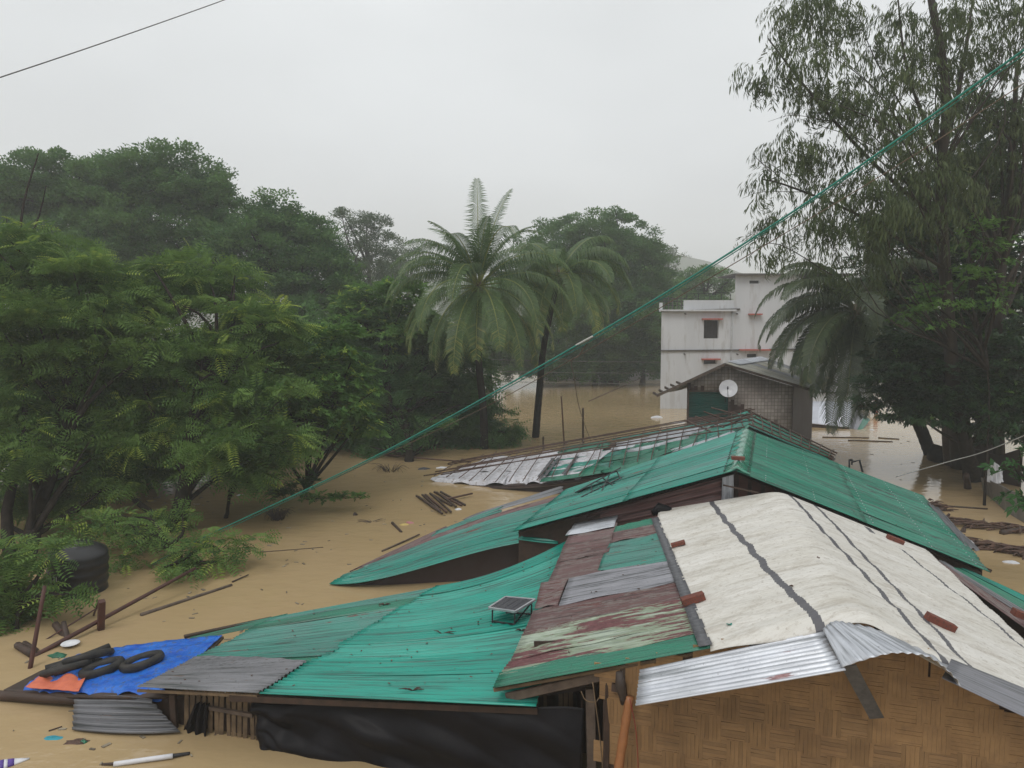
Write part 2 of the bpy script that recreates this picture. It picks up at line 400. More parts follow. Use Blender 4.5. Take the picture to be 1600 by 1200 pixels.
# ---- A : tarpaulin-covered bamboo house, foreground right
A = thing('bamboo_house', 'woven bamboo house in the foreground with patched tin and cream tarpaulin on its roof', 'house', V3(4, 12, 0))
aL = Surf([[W(770, 1075, 10.4), W(1345, 968, 8.97)], [W(905, 820, 18.0), W(1215, 770, 16.0)]])
ridF, ridB = W(1345, 968, 8.97), W(1215, 770, 16.0)
reF = W(1600, 1108, 8.45); reF = ridF + (reF - ridF) * 2.0
reB = W(1453, 864, 15.6)
aR = Surf([[ridF, reF], [ridB, reB]])
# sheets on the visible left slope (eave end first)
sh = lambda q, m, **k: sheet(aL, q, m, A, **k)
sh([(770, 1075), (1112, 1012), (1096, 985), (781, 1052)], GREEN, warp=.012, label='clean green corrugated sheet along the front edge')
sh([(780, 1055), (1098, 990), (1086, 968), (800, 1030)], PALE, lift=.006, warp=.01)
sh([(799, 1034), (1087, 972), (1072, 935), (818, 990)], PALE, lift=.014, warp=.012, label='pale green corrugated sheet with rusty peeled patches')
sh([(816, 996), (1073, 940), (1060, 906), (834, 955)], MAROON, lift=.010, warp=.012)
sh([(836, 952), (872, 948), (888, 905), (846, 914)], MAROON, lift=.024, name='roof_sheet', ns=6)
sh([(874, 948), (1063, 910), (1050, 874), (890, 905)], GREY, lift=.02, warp=.01, label='light grey corrugated sheet between rusty ones')
sh([(855, 915), (938, 896), (950, 862), (872, 878)], MAROON, lift=.012, warp=.02, ns=8)
sh([(870, 882), (952, 864), (958, 838), (882, 852)], MAROON, lift=.018, warp=.03, crump=.008, ns=8)
sh([(880, 856), (960, 840), (965, 817), (893, 830)], MAROON, lift=.006, warp=.03, crump=.01, ns=8)
sh([(934, 894), (1052, 878), (1040, 850), (944, 868)], TEAL_OLD, lift=.020, warp=.012)
sh([(943, 870), (1042, 852), (1033, 833), (954, 848)], TEAL_OLD, lift=.012, warp=.012)
sh([(954, 850), (1033, 834), (1028, 820), (958, 834)], MAROON, lift=.022, warp=.012)
sh([(958, 836), (1028, 821), (1024, 810), (962, 824)], GREEN, lift=.014, warp=.012)
sh([(884, 840), (960, 826), (966, 806), (900, 818)], SILVER, lift=.03, warp=.04, crump=.02, ns=12, label='crumpled silver sheet end beside the rusty sheets')
# base layer so nothing shows through under the sheets
def flat(S, s0, s1, t0, t1, off, mat, name, parent, ns=8, nt_=12, **kw):
    a, b2 = np.meshgrid(np.linspace(s0, s1, ns), np.linspace(t0, t1, nt_), indexing='ij'); P = S(a, b2) + S.normal(a, b2) * off
    return mk(name, P.reshape(-1, 3), grid_faces(ns, nt_), mat, parent, True, np.stack([a * S.Ls, b2 * S.Lt], -1).reshape(-1, 2), **kw)
flat(aL, .02, 1, .015, .98, -.07, WOODD, 'roof_lining', A)
flat(aR, 0, .98, .015, .98, -.07, WOODD, 'roof_lining', A)
# tape strip along the tarpaulin's left border
def strip_on(S, pts, w, off, mat, name, parent, n=24, label=None):
    P = curve([np.append(S.st(*p), 0) for p in pts], n)[:, :2]; V = []
    for i in range(n):
        for k in (-1, 1):
            s = P[i, 0] + k * w / 2 / S.Ls; V.append(S(s, P[i, 1]) + S.normal(s, P[i, 1]) * (off + .012 * math.sin(P[i, 1] * S.Lt / .076 * 6.283)))
    return mk(name, np.array(V), grid_faces(n, 2), mat, parent, True, label=label, solid=.004)
TAPE = plain('dark_grey_tape', (.075, .078, .085), (.12, .12, .13), 12, .5, .3, 40)
strip_on(aL, [(1024, 812), (1046, 868), (1071, 930), (1104, 1014)], .17, .055, TAPE, 'edge_tape', A, 130)

# cream tarpaulin with printed dark bands
mt_, t, b, o = nodes_of('cream_tarpaulin'); uv = N(t, 'ShaderNodeTexCoord').outputs['UV']; g = N(t, 'ShaderNodeNewGeometry').outputs['Position']
c = mixc(t, rng_(t, noise(t, g, 1.2, 5, .6, (.6, 1.6, 1)), .35, .7), (.66, .64, .60), (.56, .535, .48))
c = mixc(t, rng_(t, noise(t, g, 2.6, 6, .75, (.35, 1.8, 1)), .50, .72, 0, .7), c, (.30, .26, .205))
c = mixc(t, rng_(t, noise(t, g, 14, 3, .6), .58, .70, 0, .4), c, (.24, .19, .14)); c = mixc(t, rng_(t, noise(t, g, 5, 6, .8, (.25, 2.5, 1)), .52, .66, 0, .45), c, (.36, .31, .25))
sep = N(t, 'ShaderNodeSeparateXYZ'); t.links.new(uv, sep.inputs[0]); S_, T_ = sep.outputs[0], sep.outputs[1]
# the bands step sideways at every flute below
stp = math_(t, 'SNAP', T_, .0143); zig = rng_(t, noise(t, g, 3.1, 2, .5), .3, .7, -.035, .035); wv = math_(t, 'MULTIPLY', math_(t, 'SINE', math_(t, 'MULTIPLY', T_, 61.)), .003)
bands = []
def stF(p, side): 
    s, t_ = (aL if side < 0 else aR).st(*p); return ((s if side < 0 else 1 + s), t_)
def band(p0, p1, w, side, t0=-1, t1=2):
    global c
    (sa, ta), (sb, tb) = stF(p0, side[0]), stF(p1, side[1]); k = (sb - sa) / (tb - ta)
    d = math_(t, 'SUBTRACT', S_, math_(t, 'ADD', math_(t, 'MULTIPLY', math_(t, 'SUBTRACT', stp, ta), k), sa))
    d = math_(t, 'ADD', math_(t, 'ADD', d, math_(t, 'MULTIPLY', zig, .05)), wv)
    m_ = math_(t, 'LESS_THAN', math_(t, 'ABSOLUTE', d), w)
    m_ = math_(t, 'MULTIPLY', m_, math_(t, 'MULTIPLY', math_(t, 'GREATER_THAN', T_, t0), math_(t, 'LESS_THAN', T_, t1)))
    c = mixc(t, math_(t, 'MULTIPLY', m_, .92), c, (.06, .06, .075))
band((1273, 975), (1110, 788), .0115, (-1, -1))
band((1448, 1010), (1232, 776), .014, (1, 1))
band((1484, 1015), (1262, 782), .013, (1, 1))
band((1598, 1015), (1375, 838), .011, (1, 1), 0, .86)
band((1356, 828), (1344, 815), .02, (1, 1), .93, .99)
t.links.new(c, b.inputs['Base Color']); b.inputs['Roughness'].default_value = .5; b.inputs['Specular IOR Level'].default_value = .35
bump(t, b, noise(t, g, 8, 5, .65, (.5, 1.6, 1)), .35, .03)
nS, nT = 110, 240
Ssamp = np.linspace(0, 1, nS); TT = np.linspace(-.012, 1.0, nT)
lt = [aL.st(1110, 1012), aL.st(1080, 945), aL.st(1052, 870), aL.st(1027, 811)]; lt.sort(key=lambda q: q[1])
P = np.zeros((nS, nT, 3)); UV = np.zeros((nS, nT, 2))
for j, tv in enumerate(TT):
    s0 = np.interp(tv, [q[1] for q in lt], [q[0] for q in lt]); sv = s0 + (1.97 - s0) * Ssamp
    l = sv <= 1; pl = aL(np.minimum(sv, 1), np.full(nS, tv)); pr = aR(np.maximum(sv - 1, 0), np.full(nS, tv)); P[:, j] = np.where(l[:, None], pl, pr); UV[:, j, 0] = sv; UV[:, j, 1] = tv
for _ in range(16): P[1:-1] = .25 * P[:-2] + .5 * P[1:-1] + .25 * P[2:]
sv, tv = UV[..., 0], UV[..., 1]
fl = .009 * np.sin(2 * math.pi * tv * aL.Lt / .076) * (1 - .6 * np.exp(-((tv - 0) / .12) ** 2))
bil = .05 * np.exp(-((sv - 1.0) / .25) ** 2) * np.exp(-((tv - .05) / .10) ** 2) + .03 * wob(5, sv * 3, tv * 7, 5)
wr = .016 * np.sin((tv * 70 + 9 * (sv - 1) ** 2 * 3 + 2 * wob(9, sv * 4, tv * 3))) * np.exp(-((tv - .03) / .06) ** 2) + .010 * wob(11, sv * 2, tv * 60, 8, 4) + .009 * np.sin(tv * 55 + 3 * wob(12, sv * 3, tv * 5))
drp = -.07 * np.exp(-((tv + .012) / .012) ** 2) * (1 + .4 * np.sin(sv * 17))
for (sa_, ta_, sb_, tb_, dep_) in ((.62, .10, .95, .02, .022), (.70, .16, 1.0, .06, .016), (.66, .45, .98, .52, .014), (.95, .95, 1.6, .62, .018), (1.05, .03, 1.35, .30, .022), (1.2, .02, 1.7, .34, .018), (.72, .80, .97, .70, .012), (1.1, .55, 1.8, .40, .016), (.80, .28, 1.02, .36, .014)):
    dx_, dy_ = (sb_ - sa_) * 4.3, (tb_ - ta_) * 7.5; ll_ = math.hypot(dx_, dy_); qx, qy = (sv - sa_) * 4.3, (tv - ta_) * 7.5; al_ = (qx * dx_ + qy * dy_) / ll_; pe_ = (qx * dy_ - qy * dx_) / ll_ + .06 * np.sin(al_ * 2.3)
    wr = wr + dep_ * 1.3 * np.exp(-np.abs(pe_) / .035) * np.clip(np.sin(np.clip(al_ / ll_, 0, 1) * math.pi), 0, 1)
P[..., 2] += .045 + fl + bil + wr + drp
P[..., 0] += .02 * wob(15, sv * 4, tv * 8, 5)
mk('tarpaulin', P.reshape(-1, 3), grid_faces(nS, nT), mt_, A, True, UV.reshape(-1, 2), solid=.006, label='cream tarpaulin with printed dark bands over the ridge')

# silver sheets hanging out over the gable
sF = Surf([[W(993, 1103, 8.95), W(1322, 1048, 8.25)], [W(1000, 1046, 9.75), W(1288, 985, 9.05)]])
sheet(sF, [(0, 0), (1, 0), (1, 1), (0, 1)], SILVER, A, px=False, pitch=.085, amp=.013, warp=.012, per=8, label='silver corrugated sheet jutting out under the tarpaulin edge')
sG = Surf([[W(1316, 1043, 8.30), W(1430, 1022, 7.98), W(1500, 1074, 7.95)], [W(1286, 984, 8.95), W(1345, 976, 8.9), W(1480, 1038, 8.7)]])
def vsheet(S, mat, parent, pitch=.11, amp=.016, label=None):   # flutes along t
    a, b2 = np.meshgrid(np.linspace(0, 1, 90), np.linspace(0, 1, 14), indexing='ij'); P = S(a, b2); n = S.normal(a, b2)
    P = P + n * (amp * np.sin(2 * math.pi * a * S.Ls / pitch) * (.35 + .65 * np.clip(a * 3, 0, 1)) * (.55 + .45 * wob(4, a * 7, b2 * 2, 5)) + .035 * wob(3, a * 7, b2 * 4, 8))[..., None]
    P[:, 0, :] -= n[:, 0, :] * 0; 
    return mk('roof_sheet', P.reshape(-1, 3), grid_faces(90, 14), mat, parent, True, np.stack([b2, a], -1).reshape(-1, 2) * 1.5, solid=.004, label=label)
vsheet(sG, SILVER, A, label='crumpled silver ridge sheet bent over the gable')
gr = [W(1484, 1036, 8.62), W(1660, 1150, 8.40), W(1660, 1112, 8.62), W(1484, 1012, 8.85)]
fs = Surf([[W(1470, 1062, 8.1), W(1640, 1142, 7.9)], [W(1485, 1032, 8.7), W(1650, 1098, 8.5)]])
flat(fs, 0, 1, 0, 1, .02, tin('dull_flashing', (.24, .24, .27), (.18, .18, .2), dirt=.3, rough=.45, metal=.3), 'flashing', A, solid=.005)

# front wall of woven bamboo under the gable
wa = V3(1.22, 9.98, 0); wb = wa + nrm(V3(4.33, -1.43, 0)) * 7.0; wd_ = nrm(wb - wa); wn = V3(wd_[1], -wd_[0], 0)
def gable_z(x):   # underside of the roof above the wall
    p = [(aL(s, .03)[0], aL(s, .03)[2]) for s in np.linspace(0, 1, 9)] + [(aR(s, .03)[0], aR(s, .03)[2]) for s in np.linspace(.1, 1, 9)]
    return np.interp(x, [q[0] for q in p], [q[1] for q in p]) - .09
wall = mk('wall', *bar(wa + V3(0, 0, .75) - wn * .07, wb + V3(0, 0, .75) - wn * .07, .03, 1.5), WOODD, A)
V = []; F = []
for k in range(15):
    p = wa + (wb - wa) * k / 14 - wn * .07; V += [p + V3(0, 0, 1.4), V3(p[0], p[1], max(1.45, gable_z(p[0])))]
    if k: F.append((2 * k - 2, 2 * k, 2 * k + 1, 2 * k - 1))
mk('gable_board', np.array(V), F, WOODD, wall, solid=.02)
pieceV, pieceF = bar(V3(-.5, 0, 0), V3(.5, 0, 0), 1, 1)   # unit strip
slm = new_mesh('bamboo_strip', *bar(V3(-.5, 0, 0), V3(.5, 0, 0), 1, 1, bev=.12), STRIP)
cnt = 0; bw = .30; nsr = 6
extra = MB()
def stripM(cx, cz, l, w, th, vertical, depth, tilt=0):
    c = wa + wd_ * cx + V3(0, 0, cz) + wn * depth
    ax = nrm(V3(0, 0, 1) + wd_ * tilt) if vertical else nrm(wd_ + V3(0, 0, tilt)); up = wn; side = np.cross(up, ax)
    return Matrix([[ax[0] * l, side[0] * w, up[0] * th, c[0]], [ax[1] * l, side[1] * w, up[1] * th, c[1]], [ax[2] * l, side[2] * w, up[2] * th, c[2]], [0, 0, 0, 1]])
rowi = 0; z = .92 - .34
while z < 3.1:
    x = -.15 * (rowi % 4) * .5 - .1
    col = 0
    while x < 5.6:
        vert = (col + rowi) % 2; L_ = bw
        for k in range(nsr):
            if vert: cx, cz, l, w = x + (k + .5) * bw / nsr, z + bw / 2, bw * 1.16, bw / nsr * .96
            else: cx, cz, l, w = x + bw / 2, z + (k + .5) * bw / nsr, bw * 1.16, bw / nsr * .95
            P_ = wa + wd_ * cx
            if cx < 0.02 or cz + (.17 if vert else .05) > gable_z(P_[0]) + .14: continue
            u_, v_ = proj(P_ + V3(0, 0, cz))
            if v_ > 1232 or u_ > 1625: continue
            dep = -.045 + (.006 if vert else 0) + random.uniform(-.003, .003)
            if cnt < 298:
                place('bamboo_strip', slm, stripM(cx, cz, l, w, .012, vert, dep, random.uniform(-.02, .02)), wall); cnt += 1
            else:
                M_ = np.array(stripM(cx, cz, l, w, .012, vert, dep)); Vv, Ff = bar(V3(-.5, 0, 0), V3(.5, 0, 0), 1, 1)
                extra.add(Vv @ M_[:3, :3].T + M_[:3, 3], Ff)
        x += bw; col += 1
    z += bw; rowi += 1
if extra.n: mk('woven_strips', *extra.out(), STRIP, wall, kind='stuff')
print('strips', cnt, extra.n // 8)
# poles, planks and cords at the open corner
mk('bamboo_post', *pole(W(962, 1230, 9.62), W(984, 1088, 9.75), .062, .9, 4), BAMB, A, True)
mk('corner_post', *bar(W(925, 1240, 10.2), W(922, 1075, 10.3), .13, .1, bev=.01), WOODG, A)
mk('corner_post', *bar(W(945, 1240, 10.0), W(950, 1065, 10.05), .1, .08, up=(1, 0, 0), bev=.01), WOODD, A)
mk('eave_beam', *bar(W(792, 1090, 10.5), W(985, 1046, 9.95), .05, .13, bev=.01), WOODG, A)
mk('eave_beam', *bar(W(772, 1078, 10.47), W(1108, 1017, 9.62), .045, .05, bev=.008), SLAT, A)
mk('eave_beam', *bar(W(830, 1083, 10.9), W(1110, 1040, 10.2), .08, .12), WOODD, A)
mk('purlin', *bar(W(960, 1075, 9.9), W(1010, 1012, 12.5), .08, .1), WOODD, A)
mk('hanging_cloth', *tube(np.array([W(968, 1050, 9.8), W(970, 1072, 9.78), W(974, 1090, 9.77), W(972, 1101, 9.77)]), [.05, .075, .055, .02], 8), plain('brown_rag', (.05, .035, .028)), A, True)
for (u0, u1) in ((838, 844), (852, 858)):
    mk('slat', *bar(W(u0, 1125, 10.9), W(u0, 1075, 10.9), .05, .012), SLAT, A)
for k, u0 in enumerate((876, 884, 892)):
    mk('slat', *bar(W(u0, 1180, 10.85), W(u0, 1066, 10.85), .06, .012), SLAT, A)
mk('rope', *tube(curve([W(926, 1066, 9.95), W(932, 1110, 9.92), W(938, 1160, 9.9), W(944, 1230, 9.9)], 12), .009, 5), SLAT, A, True)
mk('rope', *tube(curve([W(908, 1080, 10.0), W(915, 1094, 9.97), W(930, 1097, 9.96), W(936, 1090, 9.96)], 10), .008, 5), SLAT, A, True)
mk('red_cord', *tube(curve([W(984, 1092, 9.6), W(992, 1130, 9.55), W(996, 1170, 9.5), W(998, 1230, 9.5)], 12), .006, 5), plain('red_cord', (.25, .03, .02)), A, True)
mk('side_wall', *bar(W(905, 1240, 10.9), W(905, 1070, 10.9), .02, .9, up=(0, 1, 0)), WOODD, A)
# walls that close the house (back, left side)
p0, p1, p2 = aL(.05, .03), aL(.05, .97), aR(.95, .97)
mk('side_wall', *bar(V3(p0[0] + .3, p0[1] + 1.1, .75), V3(p1[0] + .3, p1[1], .75), .04, 1.55), DARKTIN, A)
mk('back_wall', *bar(V3(p1[0] + .3, p1[1], .75), V3(p2[0], p2[1], .75), .04, 1.6), DARKTIN, A)
mk('interior_wall', *bar(W(845, 1130, 11.35), W(1010, 1130, 11.1), .03, 2.6), WOODD, A)
# grey strap hanging down the wall
mk('strap', *bar(W(1326, 1040, 8.32), W(1370, 1122, 8.75), .012, .16, up=nrm(wd_ + V3(0, 0, .1))), TAPE, A)

# ---- D : big teal roof with black plastic wall, foreground centre
D = thing('teal_roofed_house', 'long low house with bright teal tin roof, wrapped in black plastic, at the centre front', 'house', V3(-1, 13, 0))
dR = Surf([[Z(402, 1084, .92), Z(620, 1094, 1.12), Z(835, 1104, 1.27)], [Z(683, 917, .95), Z(790, 890, 1.2), Z(900, 838, 1.42)]])
dL = Surf([[Z(215, 1077, .72), Z(402, 1084, .92)], [Z(437, 962, .45), Z(683, 917, .95)]])
rowsheets(dR, 0, 1.0, 0, .5, 4, TEAL_B, D, ns=20, rag=.03, warp=.014, amp=.021, pitch=.115)
rowsheets(dR, 0, 1.0, .5, 1, 4, TEAL_B, D, ns=20, rag=.05, warp=.016, lift0=.004, amp=.021, pitch=.115)
sheet(dL, [(215, 1077), (406, 1085), (478, 1036), (306, 1028)], GREY_D, D, lift=.03, ns=14, rag=.03, label='dull grey sheet at the front corner of the roof')
rowsheets(dL, -.02, 1.04, .16, 1.0, 7, [GREEN, TEAL_OLD, TEAL_OLD, TEAL_OLD, TEAL_OLD], D, ns=14, rag=.10, lift0=-.012, warp=.022, amp=.021, pitch=.115)
# sliver of green tin and dark boards beyond the left end
s2 = Surf([[Z(292, 1003, .35), Z(440, 972, .40)], [Z(300, 994, .35), Z(450, 958, .42)]])
sheet(s2, [(0, 0), (1, 0), (1, 1), (0, 1)], GREEN, D, px=False, ns=8)
mk('edge_board', *bar(Z(288, 995, .38), Z(425, 966, .38), .10, .05), WOODD, D)
mk('edge_board', *bar(Z(215, 1079, .69), Z(402, 1088, .88), .03, .04), SLAT, D)
mk('rafter', *bar(Z(360, 1090, .80), Z(840, 1110, 1.12), .07, .09), WOODD, D)
# slat wall at the left, black sheet to the right of it
def on_wall(u, v, off=0.): # wall line under the front edge
    a_, b_ = Z(215, 1077, .72) + V3(.15, .25, 0), Z(835, 1104, 1.27) + V3(0, .25, 0); r = ray(u, v); n_ = V3(-(b_ - a_)[1], (b_ - a_)[0], 0)
    k = np.dot(a_ + nrm(n_) * -off - V3(0, 0, CH), n_) / np.dot(r, n_); return r * k + V3(0, 0, CH)
bw_ = mk('back_wall', np.array([on_wall(225, 1150, -.12), on_wall(225, 1085, -.12), on_wall(900, 1110, -.12), on_wall(900, 1240, -.12)]), [(0, 1, 2, 3)], WOODD, D, solid=.02)
us = np.arange(292, 404, 9.2)
for k, u in enumerate(us):
    if random.random() < .12: continue
    a_ = on_wall(u, 1078, .0); b_ = on_wall(u + random.uniform(-2, 2), 1178, .0); b_[2] = -.3; a_[2] = min(a_[2], .78 + (u - 215) * .0008)
    mk('slat', *bar(b_, a_, random.uniform(.055, .08), .014, up=(0, 1, 0)), SLAT, D)
mk('rail', *bar(on_wall(322, 1105, .03), on_wall(395, 1118, .03), .04, .06), WOODG, D)
mk('rail', *bar(on_wall(335, 1150, .03), on_wall(400, 1163, .03), .04, .05), WOODG, D)
mk('wall_post', *bar(on_wall(276, 1190, .02), on_wall(270, 1084, .02), .09, .09), WOODD, D)
# black plastic wall sheet with drawn folds
nu, nv = 120, 40; P = np.zeros((nu, nv, 3)); a_ = np.linspace(0, 1, nu); b_ = np.linspace(0, 1, nv)
for i, a0 in enumerate(a_):
    ut = 395 + (912 - 395) * a0; top = on_wall(ut, 1094 + 14 * a0 + 3 * math.sin(a0 * 19), .06)
    ub = 412 + (905 - 412) * a0; zb = -.35
    bot = on_wall(ub, 1200, .10); bot[2] = zb + (.30 * math.exp(-((a0 - .02) / .04) ** 2))
    for j, b0 in enumerate(b_):
        p = top * (1 - b0) + bot * b0
        f = .035 * abs(math.sin(a0 * 23 + b0 * 4 + 2 * math.sin(b0 * 5))) * b0 + .03 * abs(math.sin(b0 * 11 - a0 * 16)) + .05 * math.sin((b0 * 9 + a0 * 5) + 2.4 * math.sin(a0 * 3)) * (1 - a0) + .035 * math.sin(14 * b0 - 9 * a0) + .03 * math.sin(a0 * 60 + b0 * 14) * math.exp(-a0 * 9) + .02 * math.sin(a0 * 31 - b0 * 7) + .05 * math.sin(b0 * 3.1)
        P[i, j] = p + V3(-.15, -1, .1) * f
mk('plastic_sheet', P.reshape(-1, 3), grid_faces(nu, nv), BLACKP, D, True, solid=.004, label='black plastic sheet covering the wall')
ps = Surf([[on_wall(282, 1150, .06), on_wall(322, 1163, .08)], [on_wall(305, 1098, .06), on_wall(326, 1100, .06)]])
a, b2 = np.meshgrid(np.linspace(0, 1, 24), np.linspace(0, 1, 16), indexing='ij'); P = ps(a, b2); P[..., 1] += .05 * np.sin(a * 17 + b2 * 3); P[..., 2] -= .05 * np.sin(a * 9) * (1 - b2)
mk('plastic_scrap', P.reshape(-1, 3), grid_faces(24, 16), BLACKP, D, True, solid=.004)

# ---- the half-sunk lean-to at the far left with blue tarpaulin and tyres
LT = thing('sunken_lean_to', 'half-sunk lean-to roof at the left under a blue tarpaulin', 'lean-to', Z(180, 1080, 0))
lt_s = Surf([[Z(6, 1082, .06), Z(120, 1092, .22), Z(262, 1092, .45)], [Z(64, 1052, .06), Z(185, 1018, .2), Z(350, 998, .42)]])
flat(lt_s, 0, 1, 0, 1, .0, WOODD, 'roof_deck', LT, solid=.05)
bt = Surf([[lt_s(.13, .02), lt_s(.5, .02), lt_s(.96, .02)], [lt_s(.16, .97), lt_s(.5, .96), lt_s(1.0, .98)]])
a, b2 = np.meshgrid(np.linspace(0, 1, 60), np.linspace(0, 1, 40), indexing='ij'); P = bt(a, b2)
P[..., 2] += .09 + .04 * wob(21, a * 7, b2 * 5, 6) + .07 * np.abs(wob(22, a * 16, b2 * 9, 5)) + .035 * np.abs(wob(24, a * 30, b2 * 14, 5)) - .10 * np.exp(-(b2 / .05) ** 2) * (1 + np.sin(a * 21))
mk('blue_tarpaulin', P.reshape(-1, 3), grid_faces(60, 40), BLUE, LT, True, solid=.006, label='bright blue tarpaulin')
ot = Surf([[lt_s(.17, -.02), lt_s(.52, -.02)], [lt_s(.18, .32), lt_s(.48, .30)]])
a, b2 = np.meshgrid(np.linspace(0, 1, 40), np.linspace(0, 1, 20), indexing='ij'); P = ot(a, b2); P[..., 2] += .15 + .05 * np.sin(a * 12 + .5) * b2 + .02 * wob(23, a * 12, b2 * 8)
mk('orange_cloth', P.reshape(-1, 3), grid_faces(40, 20), ORANGE, LT, True, solid=.006, label='faded orange cloth along the edge')
mk('edge_board', *pole(Z(-30, 1085, .06), Z(125, 1094, .16), .09, .9), plain('brown_bark_board', (.06, .035, .025)), LT, True)
mk('edge_board', *pole(Z(165, 1022, .15), Z(300, 1001, .34), .05, .9), WOODD, LT, True)
hs = Surf([[Z(113, 1140, .03), Z(190, 1146, .05), Z(282, 1144, .05)], [Z(116, 1086, .26), Z(175, 1087, .34), Z(232, 1090, .46)]])
sheet(hs, [(0, 0), (1, 0), (1, 1), (0, 1)], GREY_D, LT, px=False, pitch=.14, amp=.026, warp=.03, per=12, ns=18, label='rusty grey corrugated sheet hanging into the water')

mk('rubber_roll', *pole(lt_s.at(72, 1060) + V3(0, 0, .16), lt_s.at(172, 1026) + V3(0, 0, .20), .085, .8, 0, .05, 9), RUBBER, LT, True, label='black rolled rubber along the back of the tarpaulin')
mk('rubber_roll', *pole(lt_s.at(84, 1066) + V3(0, 0, .17), lt_s.at(150, 1044) + V3(0, 0, .17), .075, .9, 0, -.04, 9), RUBBER, LT, True)
mk('rubber_flap', *tube([lt_s.at(70, 1064) + V3(0, 0, .13), lt_s.at(110, 1050) + V3(0, 0, .11), lt_s.at(160, 1040) + V3(0, 0, .10)], [.06, .17, .05], 7), RUBBER, LT, True)
def tyre(c, R, r, n, label):
    n = nrm(n); _, a1, b1 = frame(n); V = []; F = []; A1, B1 = 40, 12
    prof = []
    for k in range(B1):
        q = 2 * math.pi * k / B1; prof.append((math.cos(q) * r * .75 if math.cos(q) > 0 else math.cos(q) * r, math.sin(q) * r))
    for i in range(A1):
        q = 2 * math.pi * i / A1; rd = a1 * math.cos(q) + b1 * math.sin(q)
        for (x, y) in prof: V.append(np.asarray(c) + rd * (R - r + x + (.006 if (i % 2 and x > 0) else 0)) + n * y)
    for i in range(A1):
        for k in range(B1): F.append((i * B1 + k, ((i + 1) % A1) * B1 + k, ((i + 1) % A1) * B1 + (k + 1) % B1, i * B1 + (k + 1) % B1))
    return mk('tyre', np.array(V), F, RUBBER, None, True, label=label, cat='tyre', group='old tyres weighing down the blue tarpaulin')
up_ = V3(-.22, .08, 1)
tyre(lt_s.at(160, 1056) + V3(0, 0, .15), .40, .08, up_, 'black tyre lying on the blue tarpaulin, second from the grey roof corner')
tyre(lt_s.at(222, 1046) + V3(0, 0, .15), .40, .08, up_, 'black tyre on the blue tarpaulin closest to the grey roof corner')
tyre(lt_s.at(104, 1058) + V3(0, 0, .16), .44, .065, V3(-.28, .32, 1), 'large black tyre lying behind the orange cloth')
tyre(lt_s.at(138, 1040) + V3(0, 0, .16), .46, .07, V3(-.28, .36, 1), 'tilted black tyre on the far edge of the blue tarpaulin')

# ---- C : sinking teal roof behind D
Cc = thing('sinking_teal_roof_house', 'low teal-roofed annex whose left end dips into the flood', 'house', V3(0, 20, 0))
cS = Surf([[Z(515, 913, .03), Z(622, 898, .35), Z(745, 863, .85), Z(874, 842, 1.25)], [Z(556, 889, .06), Z(655, 842, .35), Z(745, 806, .8), Z(880, 764, 1.35)]])
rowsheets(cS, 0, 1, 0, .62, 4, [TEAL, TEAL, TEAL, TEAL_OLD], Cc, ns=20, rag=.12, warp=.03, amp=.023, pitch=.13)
rowsheets(cS, .05, 1, .62, .85, 2, [TEAL_OLD, MAROON], Cc, ns=20, rag=.2, warp=.03)
sheet(cS, [(.0, .86), (.5, .84), (.5, 1.02), (.0, 1.03)], MAROON, Cc, px=False, ns=10, warp=.03, lift=.01, rag=.1)
sheet(cS, [(.42, .84), (.78, .84), (.78, 1.0), (.44, 1.0)], TEAL_OLD, Cc, px=False, ns=10, warp=.03, lift=.012, rag=.1)
sheet(cS, [(.6, .95), (1.0, .93), (1.0, 1.08), (.6, 1.05)], GREY_D, Cc, px=False, ns=10, warp=.04, rag=.1, crump=.02)
lip = Surf([[Z(808, 844, 1.2), Z(872, 850, 1.2)], [Z(822, 830, 1.35), Z(872, 828, 1.4)]])
sheet(lip, [(0, 0), (1, 0), (1, 1), (0, 1)], TEAL_B, Cc, px=False, ns=10, warp=.04, pitch=.1, amp=.016)
a_ = np.linspace(0, 1, 30); V = []
for x in a_:
    p = cS(x, .10) - V3(0, 0, .10); q = p.copy(); q[2] = -.3; V += [q, p]
mk('wall', np.array(V), grid_faces(30, 2), DARKTIN, Cc, True)
mk('side_wall', np.array([cS(1, 0) - V3(0, 0, 1.5), cS(1, 0) - V3(0, 0, .02), cS(1, 1) - V3(0, 0, .02), cS(1, 1) - V3(0, 0, 1.5)]), [(0, 1, 2, 3)], DARKTIN, Cc)

# ---- B : green gabled house in the middle
B = thing('green_gabled_house', 'gabled house with long green tin roof and maroon tin gable behind the tarpaulin roof', 'house', V3(5, 19, 0))
bL = Surf([[W(802, 831, 18.3), W(1150, 736, 16.3)], [W(884, 766, 22.6), W(1166, 672, 22.3)]])
bR = Surf([[W(1150, 736, 16.3), W(1548, 895, 15.5)], [W(1166, 672, 22.3), W(1440, 775, 22.0)]])
TEAL_G = tin('teal_roof_with_grey_wash', (.035, .25, .20), (.10, .27, .24), rust=.0, dirt=.45)
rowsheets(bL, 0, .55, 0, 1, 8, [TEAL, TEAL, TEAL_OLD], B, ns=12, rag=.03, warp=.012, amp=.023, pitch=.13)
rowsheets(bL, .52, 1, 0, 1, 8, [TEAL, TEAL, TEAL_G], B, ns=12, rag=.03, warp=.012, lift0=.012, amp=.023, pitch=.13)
TEAL_S = tin('sooty_green_tin', (.006, .23, .145), (.012, .17, .11), dirt=.75, rust=.14, rustc=(.03, .035, .035))
rowsheets(bR, 0, .52, 0, 1, 8, [TEAL_S], B, ns=14, rag=.03, warp=.012, lift0=.012, amp=.023, pitch=.13)
rowsheets(bR, .5, 1.0, 0, 1, 8, [TEAL_S], B, ns=14, rag=.04, warp=.015, amp=.023, pitch=.13)
